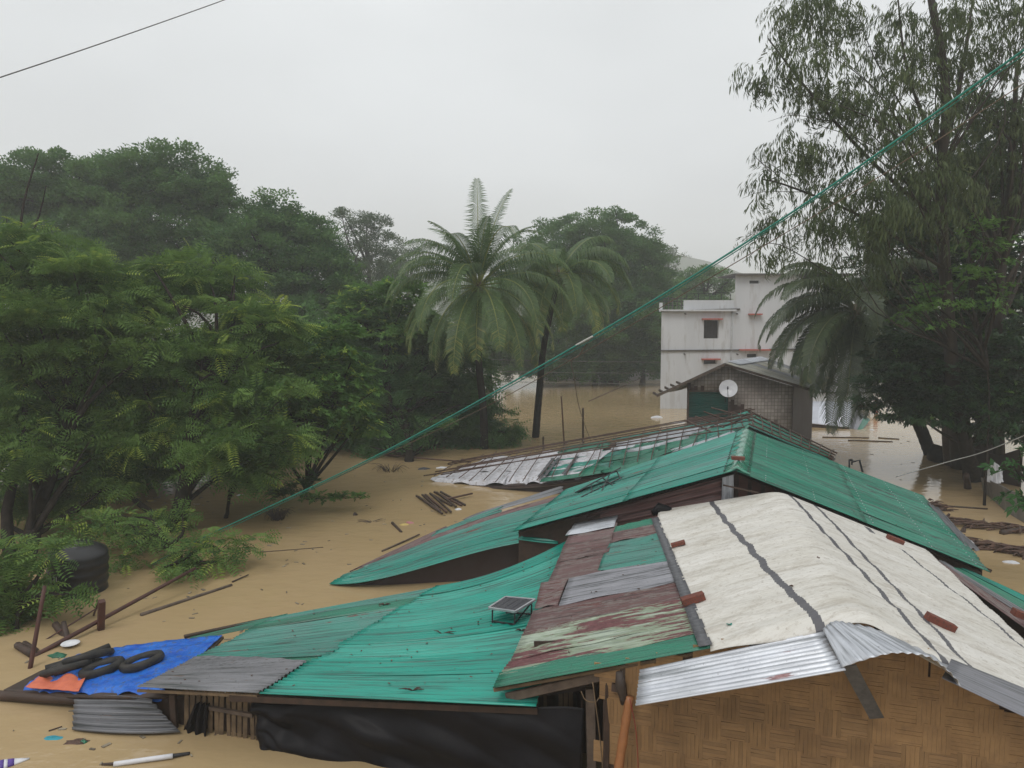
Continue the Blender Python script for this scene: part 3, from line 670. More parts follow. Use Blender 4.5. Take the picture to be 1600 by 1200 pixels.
flat(bL, .01, .99, .01, .98, -.07, WOODD, 'roof_lining', B); flat(bR, .01, .98, .01, .98, -.07, WOODD, 'roof_lining', B)
# ridge cap
CAPM = tin('ridge_cap_green', (.01, .26, .16), (.012, .20, .12), dirt=.3, rough=.16, spec=.8)
rf, rb = W(1150, 736, 16.3), W(1166, 672, 22.3); V = []; n1 = 26
wl, wr_ = nrm(bL(.5, .5) * 0 + (bL(.0, .5) - bL(1, .5))), nrm(bR(1, .5) - bR(0, .5))
for i in range(n1):
    p = rf + (rb - rf) * (i / (n1 - 1)) * 1.0 + V3(0, -.05, .045); bmp = .012 * math.sin(i * 1.9)
    for (dr, w_) in ((wl, .30), (wl, .15), (None, 0), (wr_, .15), (wr_, .30)):
        V.append(p + (dr * w_ if dr is not None else V3(0, 0, .03)) + V3(0, 0, bmp * (1 if w_ < .2 else .3)))
mk('ridge_cap', np.array(V), grid_faces(n1, 5), CAPM, B, True, np.array([(v[1], v[0]) for v in V]), solid=.004)
mb = MB()
for i in range(22):
    for sd in (wl, wr_):
        p = rf + (rb - rf) * (i + .5) / 22 + sd * .27 + V3(0, 0, .062); mb.add(*tube([p, p + V3(0, 0, .02)], [.022, .012], 6))
mk('ridge_nails', *mb.out(), METAL, B, kind='stuff')
# gable wall under the front edge: maroon corrugated, galvanised corner strip, plank gable
gl, gm, gR = bL(.0, .09), bL(1, .09), bR(1, .09)
def gab(s, z0=None):   # point on the underside of the gable roof; s -1..1
    p = bL(1 + s, .085) if s <= 0 else bR(s, .085); p = p - V3(0, 0, .06)
    if z0 is not None: p[2] = z0
    return p
S_g = Surf([[gab(-.66, .6), gab(-.06, 1.2)], [gab(-.66), gab(-.06)]])
sheet(S_g, [(0, 0), (1, 0), (1, 1), (0, 1)], GABLET, B, px=False, ns=10, pitch=.17, amp=.032, per=8, name='wall', label='maroon corrugated gable wall')
V = []; 
for s in np.linspace(-1, -.6, 6): V += [gab(s, .1), gab(s)]
mk('wall', np.array(V), grid_faces(6, 2), WOODD, B)
S_s = Surf([[gab(-.065, .9) - V3(0, .05, 0), gab(-.065, 3.25) - V3(0, .05, 0)], [gab(-.015, .9) - V3(0, .05, 0), gab(-.015, 3.25) - V3(0, .05, 0)]])
flat(S_s, 0, 1, 0, 1, .01, SILVER, 'corner_strip', B, ns=30, solid=.004)
for k in range(8):
    s0 = .0 + k * .055; mk('gable_plank', *bar(gab(s0 + .027, 1.4) - V3(0, .02 * (k % 2), 0), gab(s0 + .027), .2, .02, up=(0, 1, 0)), WOODR, B)
V = []
for s in np.linspace(.4, 1, 8): V += [gab(s, .1), gab(s)]
mk('wall', np.array(V), grid_faces(8, 2), WOODD, B)
V = []
for s in np.linspace(-.02, .42, 8): V += [gab(s, .1) + V3(0, .05, 0), gab(s) + V3(0, .05, 0)]
mk('wall', np.array(V), grid_faces(8, 2), WOODD, B)
mk('barge_board', *bar(gab(.02) + V3(.03, -.22, .0), gab(1) + V3(0, -.3, 0), .03, .07), WOODD, B)
mk('barge_board', *bar(gab(-1) + V3(0, -.3, 0), gab(-.02) + V3(0, -.22, 0), .03, .05), WOODD, B)
mk('verge_lath', *bar(W(1185, 770, 15.9), W(1130, 758, 16.3), .03, .03), WOODD, B)
p = bL(0, .1); q = bL(0, .95); mk('side_wall', *bar(V3(p[0] + .25, p[1], .7), V3(q[0] + .25, q[1], .7), .04, 1.7), DARKTIN, B)
p = bR(1, .1); q = bR(1, .95); mk('side_wall', *bar(V3(p[0] - .25, p[1], .6), V3(q[0] - .25, q[1], .6), .04, 1.6), DARKTIN, B)
# grey sheet sticking out at the right eave, small sheets beyond it
eg = Surf([[bR(.99, .25) + V3(-.02, 0, .03), bR(.99, .85) + V3(-.02, 0, .03)], [bR(.99, .25) + V3(.30, 0, -.10), bR(.99, .85) + V3(.28, 0, -.12)]])
sheet(eg, [(0, 0), (1, 0), (1, 1), (0, 1)], GREY_D, B, px=False, pitch=.15, amp=.03, ns=16, crump=.03)

# ---- E : collapsed bamboo-lath roof
E = thing('lath_covered_house', 'low house held down by brown bamboo laths, with white sack sheets and green tin', 'house', V3(3, 30, 0))
eL = Surf([[Z(668, 749, .08), W(830, 756, 29.0), W(1008, 727, 27.6), W(1172, 668, 27.2)], [Z(720, 723, .35), W(866, 700, 33.5), W(1020, 675, 33), W(1168, 644, 32.6)]])
eR = Surf([[W(1172, 668, 27.2), W(1300, 722, 26.6)], [W(1168, 644, 32.6), W(1308, 712, 29)]])
SACK = plain('white_sack_sheet', (.62, .62, .66), (.46, .45, .48), 3, .5, .4, 18, c3=(.30, .27, .26), bd=.02)
flat(eL, 0, 1, 0, 1, -.16, WOODD, 'roof_frame', E, ns=16); flat(eR, 0, 1, 0, 1, -.12, WOODD, 'roof_frame', E)
def cloth(S, q, mat, parent, name, amp=.05, fold=0, label=None, n=36, m=24):
    q = np.array([S.st(*p) for p in q]); a, b2 = np.meshgrid(np.linspace(0, 1, n), np.linspace(0, 1, m), indexing='ij'); sd = int(rng.integers(1e8))
    st = q[0] * ((1 - a) * (1 - b2))[..., None] + q[1] * (a * (1 - b2))[..., None] + q[2] * (a * b2)[..., None] + q[3] * ((1 - a) * b2)[..., None]
    P = S(st[..., 0], st[..., 1]); P[..., 2] += .03 + amp * wob(sd, a * 6, b2 * 6, 6) + amp * .5 * wob(sd + 1, a * 15, b2 * 12, 6) - fold * np.exp(-(b2 / .08) ** 2) * (1 + .7 * np.sin(a * 14 + sd % 7))
    return mk(name, P.reshape(-1, 3), grid_faces(n, m), mat, parent, True, solid=.006, label=label)
cloth(eL, [(672, 749), (788, 753), (800, 738), (700, 738)], SACK, E, 'sack_sheet', .04, .12)
cloth(eL, [(780, 752), (905, 744), (958, 704), (826, 716)], SACK, E, 'sack_sheet', .06, .25, label='white sack sheet with dark bands at the front edge')
cloth(eL, [(705, 738), (800, 738), (850, 712), (760, 716)], SACK, E, 'sack_sheet', .05, .0)
cloth(eL, [(800, 730), (940, 708), (945, 698), (850, 706)], SACK, E, 'sack_sheet', .04, .0)
for (u0, v0) in ((843, 746), (852, 745), (881, 742)):   # printed bands hanging on the sheet edge
    strip_on(eL, [(u0, v0 + 3), (u0 + 22, v0 - 26)], .13, .12, TAPE, 'sack_band', E, 14)
for k in range(7):
    s_ = .36
    while s_ < .97:
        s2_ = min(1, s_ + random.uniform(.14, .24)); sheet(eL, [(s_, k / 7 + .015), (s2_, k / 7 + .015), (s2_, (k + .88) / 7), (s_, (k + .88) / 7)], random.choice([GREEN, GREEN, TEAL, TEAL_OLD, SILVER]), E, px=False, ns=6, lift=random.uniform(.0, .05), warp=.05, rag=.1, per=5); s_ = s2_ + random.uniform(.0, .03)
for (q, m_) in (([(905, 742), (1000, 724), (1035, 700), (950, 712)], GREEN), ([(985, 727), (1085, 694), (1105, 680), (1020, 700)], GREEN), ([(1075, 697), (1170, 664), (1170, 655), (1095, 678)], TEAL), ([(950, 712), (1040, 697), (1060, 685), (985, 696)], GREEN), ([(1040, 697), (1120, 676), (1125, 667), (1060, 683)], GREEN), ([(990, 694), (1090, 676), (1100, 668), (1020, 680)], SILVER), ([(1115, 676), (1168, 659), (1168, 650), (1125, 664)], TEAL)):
    sheet(eL, q, m_, E, ns=8, lift=.02, warp=.05, rag=.15, per=5)
for k in range(4):
    sheet(eR, [(0, k / 4 + .02), (.95, k / 4 + .02), (.95, (k + 1) / 4), (0, (k + 1) / 4)], GREEN if k % 2 else TEAL, E, px=False, ns=10, lift=.0, warp=.02)
def lath(S, a, b2, off=.10, w=.05, lab=None):
    p0, p1 = S(*a) + V3(0, 0, off), S(*b2) + V3(0, 0, off)
    mk('lath', *pole(p0, p1, w / 2, .9, 0, random.uniform(-.06, .06), 5), LATH, E, True)
for k in range(8):   # along the slope
    tt = -.02 + k * .143; lath(eL, (random.uniform(-.03, .05), tt + random.uniform(-.02, .02)), (1 + random.uniform(-.02, .03), tt + random.uniform(-.02, .02)), .13, .05)
for k in range(24):   # across
    ss = .02 + k * .0415; lath(eL, (ss, random.uniform(-.06, .05)), (ss + random.uniform(-.015, .025), random.uniform(.9, 1.08)), .17, .04)
for k in range(4): lath(eR, (-.02, .02 + k * .32), (1.0, .02 + k * .32), .10, .07)
for k in range(9): lath(eR, (.04 + k * .115, -.04), (.04 + k * .115, 1.03), .15, .05)
for (u0, v0, u1, v1) in ((1070, 656, 1128, 682), (1086, 650, 1140, 672), (1100, 643, 1150, 662), (1112, 637, 1160, 650), (1120, 672, 1176, 648), (1098, 680, 1180, 646)):   # loose laths past the ridge
    mk('lath', *pole(W(u0, v0, 30.5), W(u1, v1, 29.2), .03, .9, 0, 0, 5), LATH, E, True)
mk('lath', *pole(Z(600, 710, .1), Z(735, 722, .2), .05, .7, 0, .1, 6), LATH, E, True)
a_ = np.linspace(.0, 1, 24); V = []
for x in a_:
    p = eL(x, .05) - V3(0, 0, .10); q = p.copy(); q[2] = -.3; V += [q, p]
mk('wall', np.array(V), grid_faces(24, 2), DARKTIN, E, True)
V = []
for x in a_:
    p = eR(x, .05) - V3(0, 0, .10); q = p.copy(); q[2] = -.3; V += [q, p]
mk('wall', np.array(V), grid_faces(24, 2), DARKTIN, E, True)

# ---- F : house with the satellite dish
Fh = thing('dish_house', 'weathered house with woven pale gable wall and teal shutter below the white building', 'house', W(1160, 690, 37))
dF = 36.0
wv_, t, b, o = nodes_of('woven_wall'); g = N(t, 'ShaderNodeNewGeometry').outputs['Position']
ck = N(t, 'ShaderNodeTexBrick'); mpn = N(t, 'ShaderNodeMapping'); mpn.inputs['Rotation'].default_value = (math.pi / 2, 0, 0); t.links.new(g, mpn.inputs[0]); t.links.new(mpn.outputs[0], ck.inputs[0])
ck.inputs['Scale'].default_value = 1; ck.offset = .0; ck.inputs['Brick Width'].default_value = .16; ck.inputs['Row Height'].default_value = .17; ck.inputs['Mortar Size'].default_value = .012
ck.inputs['Color1'].default_value = (.42, .37, .33, 1); ck.inputs['Color2'].default_value = (.31, .275, .25, 1); ck.inputs['Mortar'].default_value = (.17, .145, .13, 1)
c = mixc(t, rng_(t, noise(t, g, .9, 4, .6), .4, .65, 0, .6), ck.outputs[0], (.13, .10, .085))
sp = N(t, 'ShaderNodeSeparateXYZ'); t.links.new(g, sp.inputs[0])
zz = math_(t, 'ADD', math_(t, 'SNAP', math_(t, 'ADD', sp.outputs[2], math_(t, 'MULTIPLY', math_(t, 'SNAP', sp.outputs[0], .16), .463)), .17), rng_(t, noise(t, math_(t, 'SNAP', sp.outputs[0], .16), 3, 2), .3, .7, -.2, .2))
c = mixc(t, rng_(t, zz, 7.37, 7.42, .96, 0), c, (.060, .032, .028))   # dark soaked foot of the wall
t.links.new(c, b.inputs['Base Color']); b.inputs['Roughness'].default_value = .8; bump(t, b, ck.outputs[1], .4, -.02)
yF = dF + .35
def fx(u): return (u - 800) / FPX * yF * 1.0
xl, xr = W(1073, 640, yF)[0], W(1237, 640, yF)[0]
ridF_, eL_, eR_ = W(1130, 567, dF), W(1024, 616, dF), W(1291, 603, dF)
eR_[2] = W(1265, 609, dF)[2]; eR_[0] = W(1272, 609, dF)[0]
def roofz(x, off=0): 
    return (eL_[2] + (ridF_[2] - eL_[2]) * (x - eL_[0]) / (ridF_[0] - eL_[0]) if x < ridF_[0] else ridF_[2] + (eR_[2] - ridF_[2]) * (x - ridF_[0]) / (eR_[0] - ridF_[0])) + off
xs0, xs1, zs0, zs1 = W(1076, 640, yF)[0], W(1138, 640, yF)[0], W(1100, 652, yF)[2], W(1100, 612, yF)[2]
V = []; F = []
def wall_piece(x0, x1, zlo, zhi=None, n=6, y=yF, mat=wv_, name='wall', par=Fh):
    V = []
    for x in np.linspace(x0, x1, n): V += [V3(x, y, zlo), V3(x, y, zhi if zhi is not None else roofz(x, -.12))]
    return mk(name, np.array(V), grid_faces(n, 2), mat, par, solid=.05)
wall_piece(xl, xs0, -.5); wall_piece(xs1, ridF_[0], -.5) if xs1 < ridF_[0] else None
if xs1 < ridF_[0]: wall_piece(ridF_[0], xr, -.5, n=8)
else: wall_piece(xs1, xr, -.5, n=8)
wall_piece(xs0, min(xs1, ridF_[0]), zs1, n=5)
if xs1 > ridF_[0]: wall_piece(ridF_[0], xs1, zs1, n=3)
wall_piece(xs0, xs1, -.5, zs0)
SH = plain('dark_teal_shutter', (.012, .10, .085), (.02, .075, .06), 3, .5, .1, 20)
shu = mk('shutter', *box(V3((xs0 + xs1) / 2, yF + .10, (zs0 + zs1) / 2), xs1 - xs0, .02, zs1 - zs0), SH, Fh)
zz_ = zs0 + .04
while zz_ < zs1 - .03:
    mk('slat', *bar(V3(xs0 + .03, yF + .075, zz_), V3(xs1 - .03, yF + .075, zz_), .03, .075, up=nrm(V3(0, -.4, 1))), SH, shu); zz_ += .105
mk('window_frame', *MB().add(*box(V3((xs0 + xs1) / 2, yF - .02, zs1 + .03), xs1 - xs0 + .16, .08, .07)).add(*box(V3(xs0 - .04, yF - .02, (zs0 + zs1) / 2), .08, .075, zs1 - zs0 + .02)).out(), WOODG, Fh)
mk('side_wall', np.array([V3(xr, yF, -.5), V3(xr, yF, roofz(xr, -.1)), V3(xr + 2.2, yF + 3.2, roofz(xr, -.1)), V3(xr + 2.2, yF + 3.2, -.5)]), [(0, 1, 2, 3)], DARKTIN, Fh, solid=.05)
mk('side_wall', np.array([V3(xl, yF, -.5), V3(xl, yF, roofz(xl, -.1)), V3(xl + 3.5, yF + 5, roofz(xl, -.1)), V3(xl + 3.5, yF + 5, -.5)]), [(0, 1, 2, 3)], DARKTIN, Fh, solid=.05)
dv = V3(3.5, 5.0, 0)
FRR = Surf([[ridF_ + V3(0, -.25, 0), eR_ + V3(0, -.25, 0)], [ridF_ + dv, eR_ + dv * .8]])
FRL = Surf([[eL_ + V3(0, -.25, 0), ridF_ + V3(0, -.25, 0)], [eL_ + dv, ridF_ + dv]])
MOSS = tin('mossy_grey_tin', (.30, .30, .30), (.26, .25, .18), rust=.25, rustc=(.17, .14, .06), dirt=.4, rough=.6)
rowsheets(FRR, 0, 1, 0, 1, 6, [MOSS, MOSS, GREY_D], Fh, ns=10, rag=.06, warp=.02, per=5)
rowsheets(FRL, 0, 1, 0, 1, 6, [GREY_D, SILVER], Fh, ns=10, rag=.06, warp=.02, per=5)
sheet(FRR, [(-.02, .1), (.12, .1), (.12, .95), (-.02, .95)], SILVER, Fh, px=False, ns=6, lift=.05, label='bright silver ridge strip')
for k in range(5):
    x = eL_[0] + .15 + k * .28; mk('rafter_end', *bar(V3(x, yF - .2, roofz(x, -.14)), V3(x + .05, yF + 1.2, roofz(x, -.14)), .07, .1), WOODD, Fh)
mk('barge_board', *bar(eL_ + V3(0, -.28, -.06), ridF_ + V3(0, -.28, -.06), .03, .12), WOODG, Fh)
mk('barge_board', *bar(ridF_ + V3(0, -.28, -.06), eR_ + V3(0, -.28, -.06), .03, .12), WOODD, Fh)
# the dish is bolted to the wall: its own part tree
dc = W(1138, 607, yF - .55); dn = nrm(V3(-.35, -1, .35))
dish = thing('satellite_dish', 'round white satellite dish on the gable wall beside the teal shutter', 'satellite dish', dc - V3(0, 0, .5))
_, a1, b1 = frame(dn); V = []; F = []; n_ = 28
for j, (r_, dp) in enumerate(((.0, -.09), (.12, -.083), (.25, -.055), (.36, -.015), (.41, .01), (.42, .01), (.42, -.01))):
    for i in range(n_):
        q = 2 * math.pi * i / n_; V.append(dc + (a1 * math.cos(q) + b1 * math.sin(q)) * r_ + dn * dp)
F = [(j * n_ + i, j * n_ + (i + 1) % n_, (j + 1) * n_ + (i + 1) % n_, (j + 1) * n_ + i) for j in range(6) for i in range(n_)]
mk('reflector', np.array(V), F, WHITE, dish, True, solid=.01)
mk('feed_arm', *tube([dc - b1 * .38 + dn * .02, dc - b1 * .1 + dn * .42], .014, 6), METAL, dish, True)
mk('receiver', *tube([dc - b1 * .13 + dn * .38, dc + b1 * .0 + dn * .42], [.04, .03], 8), METAL, dish, True)
mk('mounting_pole', *tube([dc - dn * .10, dc - V3(0, -.3, .1), dc + V3(0, .5, -.7)], .025, 6), METAL, dish, True)

# ---- G : white three-storey building
G = thing('concrete_building', 'white three-storey concrete building with red window ledges behind the dish house', 'building', W(1200, 640, 57))
dG = 57.0
def gx(u): return W(u, 600, dG)[0]
def gz(v): return W(1200, v, dG)[2]
holes = [(1098, 1121, 500, 529), (1099, 1119, 562, 569), (1166, 1182, 553, 559), (1272, 1298, 560, 568), (1167, 1182, 438, 443)]
def facade(u0, u1, v0, v1, hs, y, name='wall'):
    X = sorted({u0, u1, *[h[0] for h in hs], *[h[1] for h in hs]}); Y = sorted({v0, v1, *[h[2] for h in hs], *[h[3] for h in hs]}); V = []; F = []
    def pt(u, v, yy): return V3(gx(u), yy, gz(v))
    def quad(*p):
        n = len(V); V.extend(p); F.append((n, n + 1, n + 2, n + 3))
    for i in range(len(X) - 1):
        for j in range(len(Y) - 1):
            cx, cy = (X[i] + X[i + 1]) / 2, (Y[j] + Y[j + 1]) / 2
            if any(h[0] < cx < h[1] and h[2] < cy < h[3] for h in hs): continue
            quad(pt(X[i], Y[j + 1], y), pt(X[i + 1], Y[j + 1], y), pt(X[i + 1], Y[j], y), pt(X[i], Y[j], y))
    for h in hs:
        a_, b_, c_, d_ = h
        for (p, q) in (((a_, c_), (b_, c_)), ((b_, c_), (b_, d_)), ((b_, d_), (a_, d_)), ((a_, d_), (a_, c_))):
            quad(pt(*p, y), pt(*q, y), pt(*q, y + .22), pt(*p, y + .22))
    return mk(name, np.array(V), F, CONC, G)
facade(1032, 1362, 484, 660, [h for h in holes if h[2] > 484], dG)
facade(1145, 1237, 430, 484, [h for h in holes if h[2] < 484], dG, 'stair_tower_wall')
for h in holes:
    wdw = mk('window', *box(V3((gx(h[0]) + gx(h[1])) / 2, dG + .24, (gz(h[2]) + gz(h[3])) / 2), gx(h[1]) - gx(h[0]) - .02, .04, gz(h[2]) - gz(h[3]) - .02), DARKW, G)
    if h[3] - h[2] > 20:
        for k in range(1, 5):
            xx = gx(h[0]) + (gx(h[1]) - gx(h[0])) * k / 5; mk('bar', *bar(V3(xx, dG + .12, gz(h[3])), V3(xx, dG + .12, gz(h[2])), .03, .03), METAL, wdw)
for (u0, u1, v) in ((1094, 1125, 498.5), (1095, 1123, 561), (1153, 1200, 546.5), (1268, 1302, 559.5), (1166, 1186, 491)):
    mk('ledge', *box(V3((gx(u0) + gx(u1)) / 2, dG - .22, gz(v)), gx(u1) - gx(u0), .42, .10), REDT, G)
def seam(u0, v0, u1, v1): mk('floor_band', *bar(V3(gx(u0), dG - .05, gz(v0)), V3(gx(u1), dG - .05, gz(v1)), .12, .11), CONCD, G)
seam(1031, 548, 1153, 547); seam(1200, 546, 1362, 545); seam(1031, 486, 1153, 483); seam(1240, 613, 1362, 613)
xl_, xr_ = gx(1032), gx(1362)
mk('side_wall', np.array([V3(xl_, dG, -.5), V3(xl_, dG, gz(484)), V3(xl_ + 2.4, dG + 9, gz(484)), V3(xl_ + 2.4, dG + 9, -.5)]), [(0, 1, 2, 3)], CONC, G)
mk('side_wall', np.array([V3(xr_, dG, -.5), V3(xr_, dG, gz(484)), V3(xr_, dG + 9, gz(484)), V3(xr_, dG + 9, -.5)]), [(0, 1, 2, 3)], CONC, G)
mk('roof_slab', *box(V3((xl_ + xr_) / 2 + 1.3, dG + 4.6, gz(484) - .1), xr_ - xl_ - 2.7, 8.9, .15), CONC, G)
mk('parapet', *MB().add(*box(V3((gx(1066) + gx(1145)) / 2, dG + .08, (gz(484) + gz(469)) / 2), gx(1145) - gx(1066), .14, gz(469) - gz(484))).add(*box(V3(gx(1031), dG + .1, (gz(487) + gz(473)) / 2), .22, .22, gz(473) - gz(487))).out(), CONC, G)
mk('canopy_slab', *box(V3((gx(1030) + gx(1146)) / 2, dG - .12, gz(485)), gx(1146) - gx(1030), .5, .12), CONC, G)
for u in (1036, 1043, 1049, 1056, 1063): mk('railing_post', *bar(V3(gx(u), dG + .1, gz(484)), V3(gx(u), dG + .1, gz(463)), .06, .06), CONCD, G)
for v in (466, 471, 477): mk('rail', *bar(V3(gx(1034), dG + .1, gz(v)), V3(gx(1070), dG + .1, gz(v)), .05, .05), METAL, G)
for u in (1072, 1090, 1108, 1126, 1140): mk('railing_post', *bar(V3(gx(u), dG + .3, gz(470)), V3(gx(u), dG + .3, gz(459)), .04, .04), METAL, G)
mk('rail', *bar(V3(gx(1068), dG + .3, gz(459)), V3(gx(1145), dG + .3, gz(457)), .03, .03), METAL, G)
mk('stair_tower_side', np.array([V3(gx(1145), dG, gz(484)), V3(gx(1145), dG, gz(430)), V3(gx(1145) + 1.4, dG + 4, gz(430)), V3(gx(1145) + 1.4, dG + 4, gz(484))]), [(0, 1, 2, 3)], CONC, G)
mk('stair_tower_side', np.array([V3(gx(1237), dG, gz(484)), V3(gx(1237), dG, gz(430)), V3(gx(1237), dG + 4, gz(430)), V3(gx(1237), dG + 4, gz(484))]), [(0, 1, 2, 3)], CONC, G)
mk('tower_roof', *box(V3((gx(1142) + gx(1330)) / 2, dG + 1.9, gz(429)), gx(1330) - gx(1142), 4.8, .12), CONCD, G)
for u in (1239, 1262, 1290, 1325): mk('terrace_post', *bar(V3(gx(u), dG + .2, gz(484)), V3(gx(u), dG + .2, gz(431)), .3, .3), CONC if u != 1262 else CONCD, G)
mk('terrace_wall', *box(V3((gx(1238) + gx(1330)) / 2, dG + .1, (gz(484) + gz(452)) / 2), gx(1330) - gx(1238), .14, gz(452) - gz(484)), CONC, G)
mk('porch_slab', *bar(W(1335, 634, 54), W(1372, 636, 54), .8, .14), REDT, G)
mk('porch_pillar', *bar(W(1369, 645, 54.2), W(1369, 622, 54.2), .2, .2), REDT, G)

# ---- H : flooded sheds by the white building
H = thing('tin_shed', 'flooded shed with bright silver tin roof at the foot of the white building', 'shed', W(1300, 668, 47))
hS = Surf([[W(1262, 661, 47.0), W(1328, 668, 46.2)], [W(1262, 627, 50.5), W(1333, 628, 49.5)]])
vs = lambda S, m, par, n, **k: [mk('roof_sheet', S(*np.meshgrid(np.linspace(i / n, (i + 1) / n, 40), np.linspace(0, 1, 6), indexing='ij')).reshape(-1, 3) + np.outer(np.tile(.02 * np.sin(np.linspace(0, 8 * 6.28, 40)), (6, 1)).T.ravel(), (0, 0, 1)), grid_faces(40, 6), m if not isinstance(m, list) else m[i % len(m)], par, True, solid=.01) for i in range(n)]
SILV2 = tin('bright_silver_tin', (.80, .82, .88), (.70, .72, .80), dirt=.08, rough=.5, metal=.3)
vs(hS, SILV2, H, 4)
hS2 = Surf([[W(1328, 669, 46.2), W(1345, 674, 45.8)], [W(1334, 637, 49.3), W(1360, 656, 48.5)]])
vs(hS2, [GREY_D, GREY, GREEN], H, 3)
V = [W(1262, 661, 47), W(1328, 668, 46.2), W(1328, 668, 46.2), W(1262, 661, 47)]; V[2] = V[2] * 1; V[2][2] = -.3; V[3] = V[3] * 1; V[3][2] = -.3
mk('wall', np.array(V) + V3(0, .1, -.03), [(0, 1, 2, 3)], DARKTIN, H)

# ---- small patched roof at the far right, beyond the tarpaulin
R2 = thing('patched_side_roof', 'low patched roof of green and maroon tin beyond the right edge of the tarpaulin', 'lean-to', V3(11, 15, 0))
r2 = Surf([[W(1452, 872, 15.3), W(1640, 1010, 12.6)], [W(1490, 882, 15.9), W(1660, 960, 13.6)]])
rowsheets(r2, 0, 1, 0, .55, 2, [MAROON, GREY_D], R2, ns=10, rag=.05); rowsheets(r2, .1, 1, .5, 1.05, 2, [GREEN, TEAL], R2, ns=10, rag=.1)
V = []
for x in np.linspace(0, 1, 8):
    p = r2(x, .9) - V3(0, 0, .05); q = p.copy(); q[2] = -.3; V += [q, p]
mk('wall', np.array(V), grid_faces(8, 2), DARKTIN, R2)

# ---- pale wall on the far bank
FW = mk('bank_wall', *box(V3((W(870, 600, 82)[0] + W(1035, 600, 82)[0]) / 2, 84, .5), 14, .3, 2.0), plain('pale_old_wall', (.42, .42, .44), (.28, .28, .29), 1.2, .8, .3, 8), label='low pale wall on the far bank behind the trees', cat='wall')

# ---- tin fence at right
FE = thing('tin_fence', 'leaning grey tin fence panels at the water edge on the right', 'fence', Z(1565, 800, 0))
fp = [(W(1532, 746, 29.0), Z(1536, 771, -.1)), (W(1548, 752, 27.6), Z(1551, 785, -.1)), (W(1565, 759, 26.3), Z(1571, 803, -.1)), (W(1578, 766, 25.6), Z(1584, 812, -.1)), (W(1600, 776, 24.6), Z(1604, 824, -.1))]
FEM = plain('grey_fence_board', (.20, .19, .17), (.13, .12, .11), 2, .7, .4, 15, stretch=(1, 1, .4))
for k in range(4):
    (t0_, b0_), (t1_, b1_) = fp[k], fp[k + 1]; g_ = .03
    mk('fence_panel', np.array([b0_ + (b1_ - b0_) * g_, b1_, t1_ + V3(0, 0, random.uniform(-.05, .05)), t0_ + (t1_ - t0_) * g_]), [(0, 1, 2, 3)], FEM, FE, solid=.03)
mk('fence_post', *bar(Z(1550, 770, 0), W(1547, 722, 28), .09, .09), WOODD, FE)
fp2 = [W(1520, 700, 33), W(1560, 712, 31), W(1598, 700, 30)]
for k in range(2):
    a_, b_ = fp2[k], fp2[k + 1]; mk('fence_panel', np.array([V3(a_[0], a_[1], -.1), V3(b_[0], b_[1], -.1), b_, a_]), [(0, 1, 2, 3)], DARKTIN, FE, solid=.03)
# ================================================================== VEGETATION
def unit(n):
    v = rng.normal(size=(n, 3)); return v / np.linalg.norm(v, axis=1, keepdims=True)
def frames(d, upj=.35, up=None):
    """frames with x along d, z roughly up (jittered)"""
    n = len(d); d = d / (np.linalg.norm(d, axis=1, keepdims=True) + 1e-9)
    u = np.tile(V3(0, 0, 1), (n, 1)) + rng.normal(size=(n, 3)) * upj
    y = np.cross(u, d); y /= np.linalg.norm(y, axis=1, keepdims=True) + 1e-9
    z = np.cross(d, y); return np.stack([d, y, z], 1)   # rows
def t_pinnate(pairs=8, w=.30, droop=.35, lw=.036):
    """compound feather leaf, length 1 along x"""
    V = []; F = []
    for k in range(pairs):
        x = .12 + .88 * (k + .5) / pairs; z = -droop * x * x; L_ = w * math.sin(math.pi * (.22 + .70 * k / pairs)) ** .7
        for s in (-1, 1):
            n = len(V); V += [(x, 0, z), (x + lw * .9, s * L_ * .5, z - .01), (x + .08, s * L_, z - .08), (x - lw * .9, s * L_ * .5, z - .01)]; F.append((n, n + 1, n + 2, n + 3))
    return np.array(V, float), np.array(F)
def t_broad(nl=7, L_=.5, w=.16, droop=.3):
    """a twig tip with a whorl of broad folded leaves"""
    V = []; F = []; r = np.random.default_rng(3)
    for k in range(nl):
        a = 6.283 * k / nl + r.uniform(-.3, .3); b = r.uniform(-.2, .7); x0 = r.uniform(.0, .45); ll = L_ * r.uniform(.7, 1.1)
        d = V3(math.cos(a) * math.cos(b) + .5, math.sin(a) * math.cos(b), math.sin(b)); d /= np.linalg.norm(d); d2 = nrm(d + V3(0, 0, -droop * 2)); s_ = nrm(np.cross(d, V3(0, 0, 1)))
        p = V3(x0, 0, 0); m = p + d * ll * .5; n = len(V)
        V += [p, m + s_ * w * .5 - V3(0, 0, .02), m + d2 * ll * .5, m - s_ * w * .5 - V3(0, 0, .02)]; F.append((n, n + 1, n + 2, n + 3))
    return np.array(V), np.array(F)
def t_hang(nl=9, L_=.5, w=.075):
    """drooping twig of narrow hanging leaves"""
    V = []; F = []; r = np.random.default_rng(5)
    for k in range(nl):
        x = k / nl; z = -.75 * x ** 1.6; a = r.uniform(0, 6.28); o = V3(math.cos(a), math.sin(a), 0) * .10; ll = L_ * r.uniform(.7, 1.1); s_ = V3(-math.sin(a), math.cos(a), 0)
        p = V3(x * .7, 0, z); m = p + o + V3(0, 0, -ll * .45); e = p + o * 1.3 + V3(0, 0, -ll); n = len(V)
        V += [p, m + s_ * w / 2, e, m - s_ * w / 2]; F.append((n, n + 1, n + 2, n + 3))
    return np.array(V), np.array(F)
